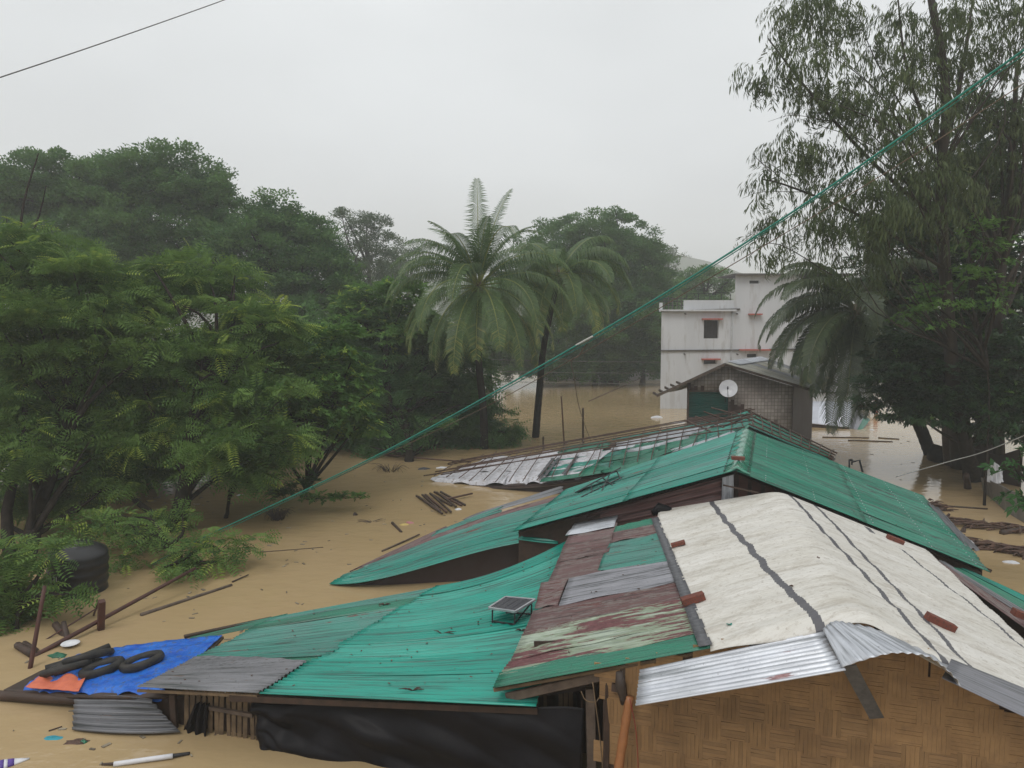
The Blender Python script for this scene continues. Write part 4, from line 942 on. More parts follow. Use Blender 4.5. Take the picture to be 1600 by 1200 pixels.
def t_tuft(nl=7, w=.34):
    """loose tuft of small leaf faces for distant crowns"""
    V = []; F = []; r = np.random.default_rng(9)
    for k in range(nl):
        p = r.normal(size=3) * V3(.40, .40, .22); d = nrm(r.normal(size=3) * V3(1, 1, .45)); s_ = nrm(np.cross(d, V3(r.normal() * .4, r.normal() * .4, 1))); n = len(V)
        V += [p - d * w / 2, p + s_ * w * .3, p + d * w / 2, p - s_ * w * .3]; F.append((n, n + 1, n + 2, n + 3))
    return np.array(V), np.array(F)
TPIN, TPIN2, TBRO, THAN, TTUF = t_pinnate(), t_pinnate(5, .42, .35, .06), t_broad(), t_hang(), t_tuft()
def scatter(T, pos, fr, sc_):
    V, F = T; n = len(pos)
    P = np.einsum('vi,nij->nvj', V, fr) * sc_[:, None, None] + pos[:, None, :]
    Fa = (F[None] + (np.arange(n) * len(V))[:, None, None]).reshape(-1, 4); return P.reshape(-1, 3), Fa
def crown_points(blobs, pad, dens, inner=.12, flat_=.45, under=-.35, spc=1.9):
    """leafy pads spread over ellipsoids; returns spray positions, directions, tint, and pad centres"""
    P = []; D = []; Tn = []; C = []
    for (c, r) in blobs:
        c, r = np.array(c), np.array(r); area = 4 * math.pi * ((r[0] * r[1]) ** 1.6 / 3 + (r[0] * r[2]) ** 1.6 / 3 + (r[1] * r[2]) ** 1.6 / 3) ** (1 / 1.6)
        k = max(4, int(area / (pad * pad * spc))); u = unit(k * 2); u = u[u[:, 2] > under][:k]
        rad = 1 + rng.normal(size=len(u)) * .10; rad[rng.random(len(u)) < .22] *= .72
        pc = c + u * r * rad[:, None]
        for q, uu in zip(pc, u):
            C.append(q); n = max(3, int(dens * rng.uniform(.6, 1.3))); pr = pad * rng.uniform(.6, 1.25)
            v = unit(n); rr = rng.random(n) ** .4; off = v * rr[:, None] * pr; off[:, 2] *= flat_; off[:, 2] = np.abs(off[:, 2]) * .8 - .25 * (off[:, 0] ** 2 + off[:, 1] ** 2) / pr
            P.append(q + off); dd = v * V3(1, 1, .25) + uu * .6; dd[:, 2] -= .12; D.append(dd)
            tn = rng.uniform(.0, .62) ** 1.3 + rng.uniform(0, .35, n) * .6 + .18 * (off[:, 2] / pr); Tn.append(tn)  # sprays higher in a pad tinted lighter, top light put into the colour
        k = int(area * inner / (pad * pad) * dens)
        if k: v = unit(k) * rng.random(k)[:, None] ** .5; P.append(c + v * r * .8); D.append(unit(k)); Tn.append(np.zeros(k))  # inner leaves get the darkest tint, painting shade inside the crown
    return np.concatenate(P), np.concatenate(D), np.concatenate(Tn), np.array(C)
def tree(name, label, base, blobs, T, leaf, size, pad, dens, bark=BARK, r0=.3, trunk=None, cat='tree', group=None, limbs=14, young=.0, upj=.35, inner=.12, flat_=.45, under=-.35, spc=1.9, sv=.35, lr=.07, extra_limbs=(), sprays=None):
    base = np.array(base, float); root = thing(name, label, cat, base, group)
    P, D, Tn, C = crown_points(blobs, pad, dens, inner, flat_, under, spc)
    n = len(P); sz = size * rng.uniform(1 - sv, 1 + sv, n)
    if young: y = rng.random(n) < young; Tn[y] = rng.uniform(.85, 1, y.sum())
    V, F = scatter(T, P, frames(D, upj), sz)
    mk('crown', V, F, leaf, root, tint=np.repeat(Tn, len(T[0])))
    if sprays:
        sz_, fr_, Ts_ = sprays; pk = rng.random(len(C)) < fr_; Cs = C[pk]; per = 7; cc = np.mean([b_[0] for b_ in blobs], 0)
        o_ = Cs - np.array([blobs[int(np.argmin([np.linalg.norm((c_ - b_[0]) / b_[1]) for b_ in blobs]))][0] for c_ in Cs]); o_ /= np.linalg.norm(o_, axis=1, keepdims=True)
        dd = np.repeat(o_, per, 0) + rng.normal(size=(len(Cs) * per, 3)) * .6; dd[:, 2] = dd[:, 2] * .4 - .1; dd /= np.linalg.norm(dd, axis=1, keepdims=True)
        pp = np.repeat(Cs, per, 0) + dd * pad * .35 + np.repeat(o_, per, 0) * pad * .3
        V, F = scatter(Ts_, pp, frames(dd, .2), sz_ * rng.uniform(.7, 1.2, len(pp)))
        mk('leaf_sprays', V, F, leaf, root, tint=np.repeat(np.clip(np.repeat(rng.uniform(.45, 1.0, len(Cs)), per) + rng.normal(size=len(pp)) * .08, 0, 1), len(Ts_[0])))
    top = np.mean([b_[0] for b_ in blobs], 0)
    tr = trunk if trunk is not None else [base - V3(0, 0, .4), base + (top - base) * V3(.15, .15, .35), base + (top - base) * V3(.5, .5, .7), top]
    tr = curve(tr, 14) + rng.normal(size=(14, 3)) * r0 * .10; mb = MB(); mb.add(*tube(tr, np.linspace(r0, r0 * .35, 14) * (1 + .5 * np.exp(-np.linspace(0, 9, 14))), 9))
    trunk_o = mk('trunk', *mb.out(), bark, root, True)
    lb = MB(); idx = rng.permutation(len(C))[:limbs]
    for i in idx:
        e_ = C[i]; z = np.clip((e_[2] - tr[:, 2].min()) / (np.ptp(tr[:, 2]) + 1e-6) - .3, .2, .85); s_ = tr[int(z * 13)]; m_ = s_ + (e_ - s_) * .5 + V3(0, 0, .05 * np.linalg.norm(e_ - s_)) + rng.normal(size=3) * .08 * np.linalg.norm(e_ - s_)
        cc = curve([s_, m_, e_], 8); lb.add(*tube(cc, np.linspace(lr * (1 + r0), lr * .2, 8), 5))
    for ex in extra_limbs: lb.add(*tube(curve(ex[0], 10), np.linspace(ex[1], ex[1] * .3, 10), 7))
    if lb.n: mk('limbs', *lb.out(), bark, root, True)
    return root
def B_(u, v, d, ru, rv, rd=None):
    s = d / FPX; return (W(u, v, d), (ru * s, (rd or ru) * s, rv * s))
L_DARK = leafm('dark_broad_leaves', (.03, .075, .022), (.065, .13, .036), (.12, .21, .05))
L_MID = leafm('feathery_leaves', (.080, .155, .042), (.165, .27, .068), (.38, .47, .09))
L_BACK = leafm('rain_tree_leaves', (.060, .135, .045), (.12, .225, .068), (.18, .30, .08))
L_YOUNG = leafm('young_mango_leaves', (.065, .145, .036), (.135, .26, .06), (.36, .46, .08))
L_BUSH = leafm('bush_leaves', (.055, .135, .045), (.115, .22, .07), (.19, .30, .085))
L_EUC = leafm('drooping_grey_leaves', (.055, .08, .035), (.105, .135, .06), (.18, .21, .085), trans=.3)
L_FAR = leafm('far_leaves', (.045, .09, .04), (.08, .14, .055), (.12, .18, .07))
L_MANGO = leafm('glossy_dark_leaves', (.012, .042, .012), (.03, .08, .022), (.12, .22, .045), rough=.35, spec=.5)
FARG = 'big trees standing behind the flooded yards'

# distant trees
tree('rain_tree', 'huge rounded rain tree filling the top left, its crown highest near the left quarter', Z(210, 660, 0) * 1.0, [B_(20, 315, 58, 85, 66), B_(110, 300, 60, 95, 55), B_(185, 300, 58, 70, 55), B_(262, 292, 58, 82, 62), B_(318, 300, 57, 38, 42), B_(340, 335, 57, 38, 40), B_(60, 400, 57, 120, 80), B_(220, 400, 57, 120, 90), B_(330, 420, 56, 60, 80)], TTUF, L_BACK, .62, 1.05, 30, r0=.7, limbs=40, inner=.3, group=FARG, trunk=[W(200, 640, 60), W(205, 520, 60), W(200, 420, 60), W(230, 330, 60)], lr=.12)
tree('rain_tree', 'second large rain tree, right shoulder of the left tree mass, sloping down to the gap', W(420, 650, 55) * V3(1, 1, 0), [B_(425, 345, 55, 45, 44), B_(470, 370, 55, 50, 42), B_(515, 400, 54, 40, 38), B_(400, 420, 54, 75, 70), B_(490, 450, 54, 65, 60), B_(540, 440, 54, 26, 36), B_(450, 520, 53, 90, 60)], TTUF, L_BACK, .60, 1.0, 30, r0=.6, limbs=36, inner=.3, group=FARG, lr=.11)
tree('hazy_tree', 'open-crowned grey tree fading in the haze left of the coconut palms', W(575, 560, 85) * V3(1, 1, 0), [B_(548, 345, 85, 30, 20), B_(580, 352, 85, 26, 16), B_(600, 372, 85, 18, 12), B_(560, 385, 85, 38, 24), B_(545, 420, 85, 36, 26), B_(600, 440, 85, 34, 20), B_(598, 400, 85, 22, 13), B_(575, 420, 85, 40, 16)], TTUF, L_FAR, .62, 1.0, 15, r0=.3, limbs=14, inner=.05, group=FARG, lr=.14)
tree('dome_tree', 'broad dome-shaped tree behind the second coconut palm', W(950, 590, 80) * V3(1, 1, 0), [B_(900, 420, 80, 78, 80), B_(955, 415, 80, 75, 74), B_(1000, 440, 79, 52, 62), B_(850, 440, 80, 60, 70), B_(1030, 480, 78, 36, 60), B_(950, 500, 78, 90, 60)], TTUF, L_BACK, .72, 1.15, 30, r0=.8, limbs=30, inner=.35, group=FARG, under=-.5, lr=.14)
tree('umbrella_tree', 'flat spreading tree peeping over the left roof edge of the white building', W(1100, 560, 92) * V3(1, 1, 0), [B_(1100, 440, 92, 44, 22), B_(1070, 455, 92, 34, 20), B_(1130, 452, 92, 20, 16), B_(1085, 475, 91, 50, 18)], TTUF, L_BACK, .7, 1.1, 20, r0=.5, limbs=20, group=FARG, lr=.14)
tree('hazy_tree', 'small pale tree far off in the haze between the dome tree and the white building', W(1048, 460, 150) * V3(1, 1, 0), [B_(1048, 400, 150, 16, 18), B_(1040, 420, 150, 22, 20)], TTUF, L_FAR, 1.1, 1.6, 9, r0=.5, limbs=10, group=FARG)
tree('hazy_tree', 'pale tree deep in the haze just right of the grey open-crowned tree', W(640, 470, 130) * V3(1, 1, 0), [B_(632, 400, 130, 22, 26), B_(660, 425, 130, 26, 26), B_(615, 430, 130, 30, 28)], TTUF, L_FAR, 1.1, 1.6, 14, r0=.5, limbs=10, group=FARG)
for i, (u, v, d, ru, rv, lb_) in enumerate(((845, 545, 77, 62, 50, 'dark low tree on the far bank right behind the second palm trunk'), (930, 550, 78, 55, 46, 'dark low tree on the far bank beneath the dome tree'), (1005, 540, 78, 45, 54, 'dark low tree on the far bank touching the white building'), (765, 520, 74, 65, 74, 'dark tree behind the first coconut palm crown'))):
    tree('bank_tree', lb_, W(u, 590, d) * V3(1, 1, 0), [B_(u, v, d, ru, rv), B_(u + 25, v + 25, d, ru * .6, rv * .55), B_(u - 25, v + 20, d, ru * .6, rv * .6)], TTUF, L_BUSH, .6, .95, 24, r0=.3, limbs=10, inner=.35, group='dark trees along the far bank', under=-.8)

# middle distance
tree('leafy_tree', 'lighter green tree with hanging leaf bunches left of the first palm', Z(612, 712), [B_(605, 480, 42, 60, 36), B_(560, 490, 42, 40, 30), B_(640, 520, 41, 50, 36), B_(570, 545, 41, 60, 50)], TBRO, L_YOUNG, .62, .62, 13, r0=.2, limbs=20, young=.06)
tree('thicket', 'dark dense thicket hanging over the water left of the first palm trunk', Z(640, 722), [B_(560, 600, 41, 75, 70), B_(650, 570, 42, 80, 62), B_(705, 590, 43, 62, 70, 50), B_(620, 650, 40, 90, 55), B_(700, 645, 41, 60, 50, 50), B_(520, 640, 40, 60, 60)], TPIN2, L_BUSH, .70, .62, 22, spc=2.5, r0=.2, limbs=30, under=-.9, upj=.5, cat='bushes')
tree('low_bush', 'low feathery bush reaching over the water between the two palm trunks', Z(770, 698), [B_(770, 668, 40, 34, 22), B_(728, 672, 40, 30, 30), B_(798, 684, 40, 18, 10)], TPIN2, L_BUSH, .55, .5, 16, r0=.08, limbs=10, under=-.9, upj=.5, cat='bush')
tree('leafy_tree', 'dim leafy tree behind the young mango tree, middle left', W(440, 700, 42) * V3(1, 1, 0), [B_(430, 590, 42, 80, 70), B_(490, 560, 42, 60, 70), B_(400, 650, 41, 70, 50)], TTUF, L_BUSH, .5, .7, 24, r0=.25, limbs=12, under=-.9)
tree('young_mango_tree', 'slender young mango tree with light green tips, rising from the water left of centre', Z(468, 790), [B_(525, 545, 28.5, 30, 42), B_(515, 590, 28.5, 44, 30), B_(455, 620, 28, 36, 40), B_(505, 640, 28, 62, 44), B_(560, 605, 29, 34, 30), B_(470, 680, 28, 56, 36), B_(545, 670, 28.5, 40, 30)], TBRO, L_YOUNG, .46, .42, 11, r0=.09, limbs=24, young=.10, trunk=[Z(465, 792, -.4), W(478, 760, 28.2), W(488, 700, 28.2), W(512, 620, 28.4), W(525, 560, 28.5)], flat_=.7, inner=.05)
# feathery trees, near left
tree('feathery_tree', 'feathery-leaved tree at the left picture edge with two leaning dark trunks', Z(35, 905), [B_(40, 430, 27, 110, 60), B_(140, 480, 26, 100, 60), B_(60, 530, 25, 110, 60), B_(30, 630, 24, 80, 50), B_(170, 580, 25, 80, 60), B_(20, 720, 22, 55, 45), B_(160, 700, 24, 60, 40), B_(90, 770, 24.5, 80, 26), B_(225, 735, 25, 70, 24)], TPIN2, L_MID, .46, .60, 26, r0=.24, limbs=34, young=.02, upj=.6, flat_=.38, inner=.22, spc=2.3, sprays=(.62, .34, TPIN),
     trunk=[Z(28, 925, -.4), W(60, 800, 22.5), W(95, 700, 23.5), W(120, 600, 25), W(130, 500, 26)], extra_limbs=[([Z(20, 900, -.4), W(10, 800, 22), W(35, 700, 22.5), W(40, 600, 24)], .2), ([W(70, 780, 22.5), W(130, 640, 23.5), W(220, 560, 24.5)], .12), ([W(20, 500, 27), W(35, 330, 28), W(60, 240, 29)], .07), ([W(28, 420, 28), W(60, 340, 29), W(72, 290, 29)], .05), ([W(20, 480, 28), W(10, 340, 29)], .05)])
tree('feathery_tree', 'feathery-leaved tree with a crooked trunk in the water, second from the left edge', Z(280, 838), [B_(300, 460, 29, 90, 50), B_(385, 530, 27, 70, 45), B_(290, 560, 26, 90, 50), B_(400, 620, 25, 62, 45), B_(330, 640, 25, 70, 40), B_(380, 700, 24, 80, 38), B_(250, 660, 25, 70, 50), B_(435, 560, 28, 30, 30)], TPIN2, L_MID, .46, .58, 26, r0=.26, limbs=36, young=.02, upj=.6, flat_=.38, inner=.22, spc=2.3, sprays=(.62, .36, TPIN),
     trunk=[Z(268, 845, -.4), W(290, 760, 23.4), W(292, 690, 23.8), W(330, 620, 24.6), W(345, 540, 26)], extra_limbs=[([W(275, 815, 23.4), W(235, 800, 23.2), W(195, 770, 23.2), W(160, 765, 23.2), W(120, 800, 23)], .12), ([W(285, 780, 23.4), W(330, 725, 23.6), W(380, 690, 24)], .10), ([W(288, 740, 23.5), W(240, 650, 24.5), W(215, 560, 25.5)], .12)])
tree('feathery_tree', 'small feathery tree leaning at the water right of the crooked trunk', Z(355, 815), [B_(370, 720, 24.5, 55, 28), B_(425, 690, 25, 40, 24), B_(410, 745, 24.5, 40, 18)], TPIN, L_MID, .75, .5, 11, r0=.07, limbs=10, young=.10, upj=.25, flat_=.35, trunk=[Z(352, 818, -.3), W(358, 780, 24.3), W(365, 730, 24.5)])
tree('drowned_bush', 'half-drowned feathery bush under the green cable', Z(300, 900), [B_(230, 840, 20.2, 26, 26), B_(310, 868, 19.6, 56, 12), B_(205, 868, 20, 30, 12), B_(368, 852, 20, 34, 12), B_(150, 825, 21, 60, 16), B_(260, 815, 22, 40, 14)], TPIN2, L_MID, .34, .34, 9, r0=.05, limbs=12, young=.08, under=-.9, cat='bush')
tree('low_bush', 'feathery branches in front of the black water tank at the left edge', Z(25, 985), [B_(10, 880, 17, 40, 32), B_(20, 930, 16.6, 36, 26), B_(8, 945, 16.4, 36, 30), B_(84, 866, 16.6, 22, 12), B_(100, 930, 16.4, 14, 8), B_(40, 968, 16.4, 30, 14)], TPIN2, L_MID, .36, .36, 17, r0=.05, limbs=10, young=.06, under=-.9, cat='bush', flat_=.35)
tree('feathery_tree', 'dim feathery tree filling the gap behind the two leaning trunks', Z(150, 760), [B_(150, 620, 33, 120, 70), B_(300, 610, 33, 90, 80), B_(40, 640, 33, 90, 80), B_(220, 700, 31, 120, 34), B_(380, 600, 33, 60, 80)], TPIN2, L_DARK, .55, .7, 28, upj=.6, inner=.25, r0=.2, limbs=26, under=-.7)
# right side
EB = [B_(1188, 128, 25, 26, 30), B_(1235, 30, 26, 24, 32), B_(1262, 105, 25, 52, 52), B_(1300, 25, 26, 60, 34), B_(1345, 120, 25.5, 60, 60), B_(1240, 250, 25, 34, 38), B_(1290, 215, 25, 52, 55), B_(1212, 300, 24.5, 26, 22), B_(1370, 230, 25, 55, 60), B_(1330, 330, 25, 70, 50), B_(1440, 60, 26, 60, 60), B_(1250, 360, 25, 48, 30), B_(1200, 395, 25, 30, 14), B_(1520, 80, 27, 60, 70), B_(1590, 60, 26, 40, 60), B_(1430, 190, 26, 60, 70), B_(1340, 410, 26, 50, 40), B_(1420, 320, 26, 70, 70)]
tree('tall_drooping_tree', 'tall tree with drooping narrow leaves and bare twigs rising out of the top right', Z(1497, 735), EB, THAN, L_EUC, .48, .60, 13, bark=EUCB, r0=.26, limbs=34, inner=.02, flat_=1., upj=.15, under=-.8, trunk=[Z(1500, 740, -.4), W(1490, 600, 28.5), W(1478, 450, 27.5), W(1470, 300, 26.5), W(1478, 150, 26), W(1460, 20, 26), W(1440, -60, 26)], lr=.028,
     extra_limbs=[([W(1474, 240, 26.3), W(1500, 130, 26.5), W(1520, 0, 27)], .11), ([W(1474, 350, 26.8), W(1370, 260, 26), W(1270, 150, 25.4), W(1200, 60, 25.5)], .08), ([W(1478, 260, 26.5), W(1420, 120, 26), W(1400, -30, 26)], .07), ([W(1475, 420, 27), W(1350, 340, 26), W(1230, 290, 25), W(1190, 280, 25)], .06), ([W(1205, 270, 25), W(1175, 240, 25)], .012), ([W(1230, 285, 25), W(1180, 245, 25), W(1182, 232, 25)], .012), ([W(1250, 290, 25), W(1200, 255, 25), W(1178, 262, 25)], .012), ([W(1260, 300, 25), W(1190, 300, 25), W(1160, 310, 25)], .012), ([W(1250, 150, 25), W(1210, 95, 25), W(1250, 85, 25)], .015), ([W(1300, 430, 26), W(1210, 380, 25), W(1160, 410, 25)], .02), ([W(1300, 190, 25), W(1240, 180, 25), W(1200, 190, 25)], .012)])
tree('second_drooping_tree', 'slim drooping-leaved tree at the right picture edge, lower than the tall one', Z(1560, 745), [B_(1590, 180, 28, 40, 80), B_(1550, 240, 28, 50, 60), B_(1540, 160, 28, 36, 40), B_(1490, 280, 28, 50, 60), B_(1590, 320, 28, 50, 60)], THAN, L_EUC, .46, .6, 12, bark=EUCB, r0=.2, limbs=26, inner=.05, flat_=1., upj=.15, under=-.8, trunk=[Z(1560, 745, -.4), W(1560, 500, 28.5), W(1575, 300, 28.5), W(1590, 100, 28.5)])
tree('shade_tree', 'very dark dense tree filling the right edge behind the drooping ones', Z(1540, 715), [B_(1480, 340, 35, 70, 60), B_(1400, 350, 36, 50, 44), B_(1540, 230, 36, 60, 60), B_(1560, 400, 34, 90, 90), B_(1480, 470, 34, 90, 80), B_(1590, 520, 33, 80, 90), B_(1420, 420, 35, 60, 60), B_(1500, 580, 33, 100, 70), B_(1400, 510, 35, 50, 60), B_(1600, 290, 34, 50, 60), B_(1590, 640, 32, 60, 60)], TBRO, L_MANGO, .62, .75, 20, r0=.45, limbs=26, under=-.8, young=.03)
tree('mango_tree', 'glossy dark mango tree leaning over the water right of the dish house', Z(1515, 765), [B_(1405, 570, 30, 50, 48), B_(1450, 555, 30, 60, 45), B_(1500, 600, 29, 70, 56), B_(1400, 620, 30, 42, 34), B_(1455, 630, 29, 50, 32), B_(1550, 640, 28, 56, 50), B_(1585, 560, 28, 50, 60)], TBRO, L_MANGO, .42, .46, 15, r0=.3, limbs=30, under=-.9, young=.03, trunk=[Z(1522, 760, -.4), W(1508, 690, 29), W(1500, 620, 29.5), W(1480, 560, 29.8)])
tree('sapling', 'lighter green sapling crown caught among the dark trees on the right', W(1480, 700, 27) * V3(1, 1, 0), [B_(1540, 395, 27, 34, 50), B_(1500, 470, 27, 60, 50), B_(1440, 500, 27, 34, 34)], TBRO, L_YOUNG, .32, .42, 7, r0=.035, limbs=16, inner=.0, trunk=[W(1540, 750, 27) * V3(1, 1, 0), W(1545, 600, 27), W(1520, 480, 27), W(1540, 380, 27)])
tree('leafy_sprig', 'bright green leafy sprig at the right edge next to the tin fence', Z(1604, 850), [B_(1598, 720, 18, 12, 30), B_(1604, 770, 18, 14, 20)], TBRO, leafm('sprig_leaves', (.03, .08, .025), (.05, .13, .04), (.08, .18, .05)), .5, .3, 6, r0=.04, limbs=6, flat_=.8, inner=0, under=-.9, trunk=[Z(1640, 850, -.3), W(1625, 790, 18), W(1600, 740, 18), W(1592, 700, 18)], cat='plant')

# coconut palms
LF_PALM = leafm('coconut_frond', (.045, .095, .03), (.10, .17, .05), (.32, .33, .08), rough=.4, spec=.45, trans=.35)
LF_PALMD = leafm('dark_coconut_frond', (.04, .065, .03), (.075, .105, .045), (.15, .16, .07), rough=.4, spec=.45, trans=.3)
def frond(root, c, az, el, L_, droop, leaf, yellow=0., lw=.05, wind=0., pairs=64, ll=1.3):
    spear = el > 1.1
    if spear: ll = .95
    n = 22; p = np.array(c, float); P = [p]; e_ = el; a_ = az
    for i in range(n):
        d = V3(math.cos(a_) * math.cos(e_), math.sin(a_) * math.cos(e_), math.sin(e_)); p = p + d * L_ / n; P.append(p); f = i / n
        e_ -= droop / n * (.45 + 1.5 * f) * (math.cos(e_) * .8 + .3); a_ += wind / n
        e_ = max(e_, -1.50)
    P = np.array(P); V, F = tube(P, np.linspace(.045, .008, n + 1), 5); F = list(F); V = list(V); tn = [.9] * len(V)
    for k in range(pairs):
        f = .14 + .86 * (k + .5) / pairs; x = f * n; i = min(int(x), n - 1); q = P[i] + (P[i + 1] - P[i]) * (x - i); d = nrm(P[i + 1] - P[i])
        side = nrm(np.cross(d, V3(0, 0, 1))) if abs(d[2]) < .97 else V3(-math.sin(az), math.cos(az), 0); up = np.cross(side, d)
        l1 = ll * math.sin(math.pi * min(1, .20 + .78 * f)) ** .6 * random.uniform(.85, 1.1)
        for s in (-1, 1):
            hang = random.uniform(.5, 1.0) * (.35 if spear else 1); dd = nrm(side * s * (.9 if spear else 1) + d * (.9 if spear else .55) + up * .25); m1 = q + dd * l1 * .45 + V3(0, 0, -.05 * l1); e1 = m1 + nrm(dd * .8 + V3(0, 0, -1.9 * hang)) * l1 * .55
            wv = d * lw * .5; b0 = len(V); V += [q - wv * .6, q + wv * .6, m1 + wv, m1 - wv, e1]; F += [(b0, b0 + 1, b0 + 2, b0 + 3), (b0 + 3, b0 + 2, b0 + 4)]
            tt = np.clip(random.uniform(0, .5) + yellow * f * random.uniform(.6, .9), 0, 1); tn += [tt] * 5
    return mk('frond', np.array(V), F, leaf, root, tint=np.array(tn), origin=np.array(c))
def palm(label, base, crown, r, fr, L_, leaf, seed, trunkctl=None, lw=.05):
    random.seed(seed); base, crown = np.array(base), np.array(crown)
    root = thing('coconut_palm', label, 'palm tree', base * V3(1, 1, 0))
    ctl = trunkctl or [base - V3(0, 0, .4), base + (crown - base) * .5 + V3(.05, 0, 0), crown]
    c_ = curve(ctl, 40); R = np.linspace(r * 1.25, r * .8, 40) * (1 + .05 * (np.arange(40) % 2))
    mk('trunk', *tube(c_, R, 10), PALMB, root, True)
    mk('crown_shaft', *tube([crown - V3(0, 0, .5), crown, crown + V3(0, 0, .5)], [r * .9, r * 1.5, r * .5], 9), plain('palm_sheath', (.10, .075, .04)), root, True)
    for k in range(5): 
        a = k * 1.3; q = crown + V3(math.cos(a) * .28, math.sin(a) * .28, -.25 - .08 * (k % 2)); mk('coconut', *tube([q - V3(0, 0, .13), q - V3(0, 0, .08), q, q + V3(0, 0, .1), q + V3(0, 0, .14)], [.02, .10, .13, .08, .02], 8), plain('green_coconut', (.08, .09, .03)), root, True)
    for f in fr: frond(root, crown + V3(0, 0, .15), math.radians(f[0]), math.radians(f[1]), L_ * f[2], f[3], leaf, f[4] if len(f) > 4 else .1, wind=random.uniform(-.3, .3), lw=lw)
    return root
gen = lambda n, a0=0: [((a0 + k * 137.5) % 360, 72 - 100 * (k / n) ** .8 + random.uniform(-6, 6), random.uniform(.85, 1.05), 1.6 + random.uniform(-.2, .3), .15 + .75 * (k / n)) for k in range(n)]
random.seed(4)
# azimuth: 0 = right, 90 = away, 180 = left, 270 = towards the viewer
f1 = gen(23, 20) + [(95, 84, .98, .5, .05), (40, 76, .95, .6, .05), (150, 64, .8, 1.0), (200, 68, .72, .9), (15, 66, .75, 1.0), (280, 70, .7, .9), (240, 60, .75, 1.2), (175, 58, .85, 1.3), (175, 30, 1, 1.9, .5), (185, 5, .95, 1.9, .7), (0, 28, 1.0, 1.7, .6), (350, -5, .95, 1.5, .8), (200, 38, 1., 1.9, .3), (270, -30, .8, 1.2, .8), (230, -15, .9, 1.6, .5), (310, -18, .95, 1.5, .6), (20, 45, .95, 1.8, .3), (165, 48, .95, 1.5, .1)]
palm('tall coconut palm with a full crown in the picture centre, the nearer of two', Z(757, 708), W(748, 452, 38), .17, f1, 5.6, LF_PALM, 11, [Z(757, 712, -.4), W(755, 640, 38.2), W(748, 560, 38.1), W(749, 452, 38)])
random.seed(5); f2 = [q for q in gen(24, 70) if q[1] < 58] + [(0, 40, 1., 1.9, .5), (10, 15, 1., 1.9, .7), (350, 50, 1., 1.9, .4), (330, -10, .9, 1.7, .8), (160, 50, 1., 1.7, .4), (20, 62, .95, 1.5, .3)]
palm('coconut palm half hidden behind the crown of the nearer one, its trunk to the right', Z(836, 690), W(872, 436, 42), .17, f2, 4.7, LF_PALM, 12, [Z(836, 693, -.4), W(842, 620, 41.8), W(850, 540, 42), W(872, 436, 42)])
LW3 = .10
random.seed(6); f3 = gen(20, 10) + [(180, 25, 1.05, 1.9, .2), (190, 10, 1.0, 1.8, .1), (175, 45, 1.05, 2.0, .2), (200, -5, .9, 1.5, 0), (215, -25, .95, 1.3, 0), (240, -45, 1.1, .8, 0), (225, -60, 1.1, .5, 0), (170, -20, .8, 1.2, 0), (200, 30, 1., 1.7, .1), (185, 60, .9, 1.6, .1), (260, -50, 1.0, .6, 0)]
palm('coconut palm before the white building, long dark fronds hanging left', Z(1455, 718), W(1338, 492, 34.5), .24, f3, 5.2, LF_PALMD, 13, [Z(1458, 720, -.4), W(1432, 655, 35.5), W(1385, 570, 35), W(1338, 492, 34.5)], lw=.075)
random.seed(8)
def leaftrunk(label, pts, r, mat=BARK, name='tree_stump', cat='tree stump'):
    mk(name, *tube(curve(pts, 10), np.linspace(r * 1.2, r * .8, 10) , 9), mat, None, True, label=label, cat=cat)
leaftrunk('broad dark stump at the foot of the leaning palm', [Z(1464, 722, -.3), W(1464, 708, 35.3), W(1468, 698, 35.2)], .40)
leaftrunk('pale brown split trunk standing in the water right of the leaning palm', [Z(1486, 732, -.3), W(1482, 700, 33.5), W(1478, 650, 33.5)], .24, WOODG)
leaftrunk('black mossy post in the water left of the tin fence', [Z(1513, 772, -.3), W(1510, 742, 29)], .13, WOODD, 'mossy_post', 'post')

# ================================================================== THINGS
def brickat(S, u, v, yaw, label, sz=(.24, .115, .07), off=.09, half=False, n=None):
    s, t_ = S.st(u, v); p = S(s, t_); nn = S.normal(np.array(s), np.array(t_)); a1 = nrm(S(s + .01, t_) - p); a1 = nrm(a1 * math.cos(yaw) + np.cross(nn, a1) * math.sin(yaw)); b1 = np.cross(nn, a1)
    X, Y, Z_ = sz; V = []; c = .006
    prof = [(-1, -1), (1, -1), (1, 1), (-1, 1)]; Vv, Ff = bar(V3(-X / 2, 0, 0), V3(X / 2, 0, 0), Y, Z_, bev=c)
    Vv = Vv + np.random.default_rng(int(u)).normal(size=Vv.shape) * .0025
    P = p + nn * (off + Z_ / 2 - .02) + np.outer(Vv[:, 0], a1) + np.outer(Vv[:, 1], b1) + np.outer(Vv[:, 2], nn)
    return mk('brick', P, Ff, BRICK, None, label=label, cat='brick', group='bricks weighing down the roofs')
brickat(aL, 1062, 858, .25, 'small red brick on the tape at the upper left edge of the tarpaulin', sz=(.26, .11, .07))
brickat(aL, 1086, 946, .35, 'large red brick on the tape at the left edge of the tarpaulin', sz=(.34, .17, .11), off=.07)
brickat(aR, 1464, 982, .15, 'long red brick lying across the double dark band near the front of the tarpaulin', sz=(.40, .13, .10), off=.07)
brickat(aR, 1396, 849, .1, 'red brick on the right slope of the tarpaulin near the green roof', sz=(.33, .12, .09), off=.06)
brickat(aR, 1592, 968, .1, 'red brick at the right picture edge on the tarpaulin', sz=(.30, .14, .11), off=.06)
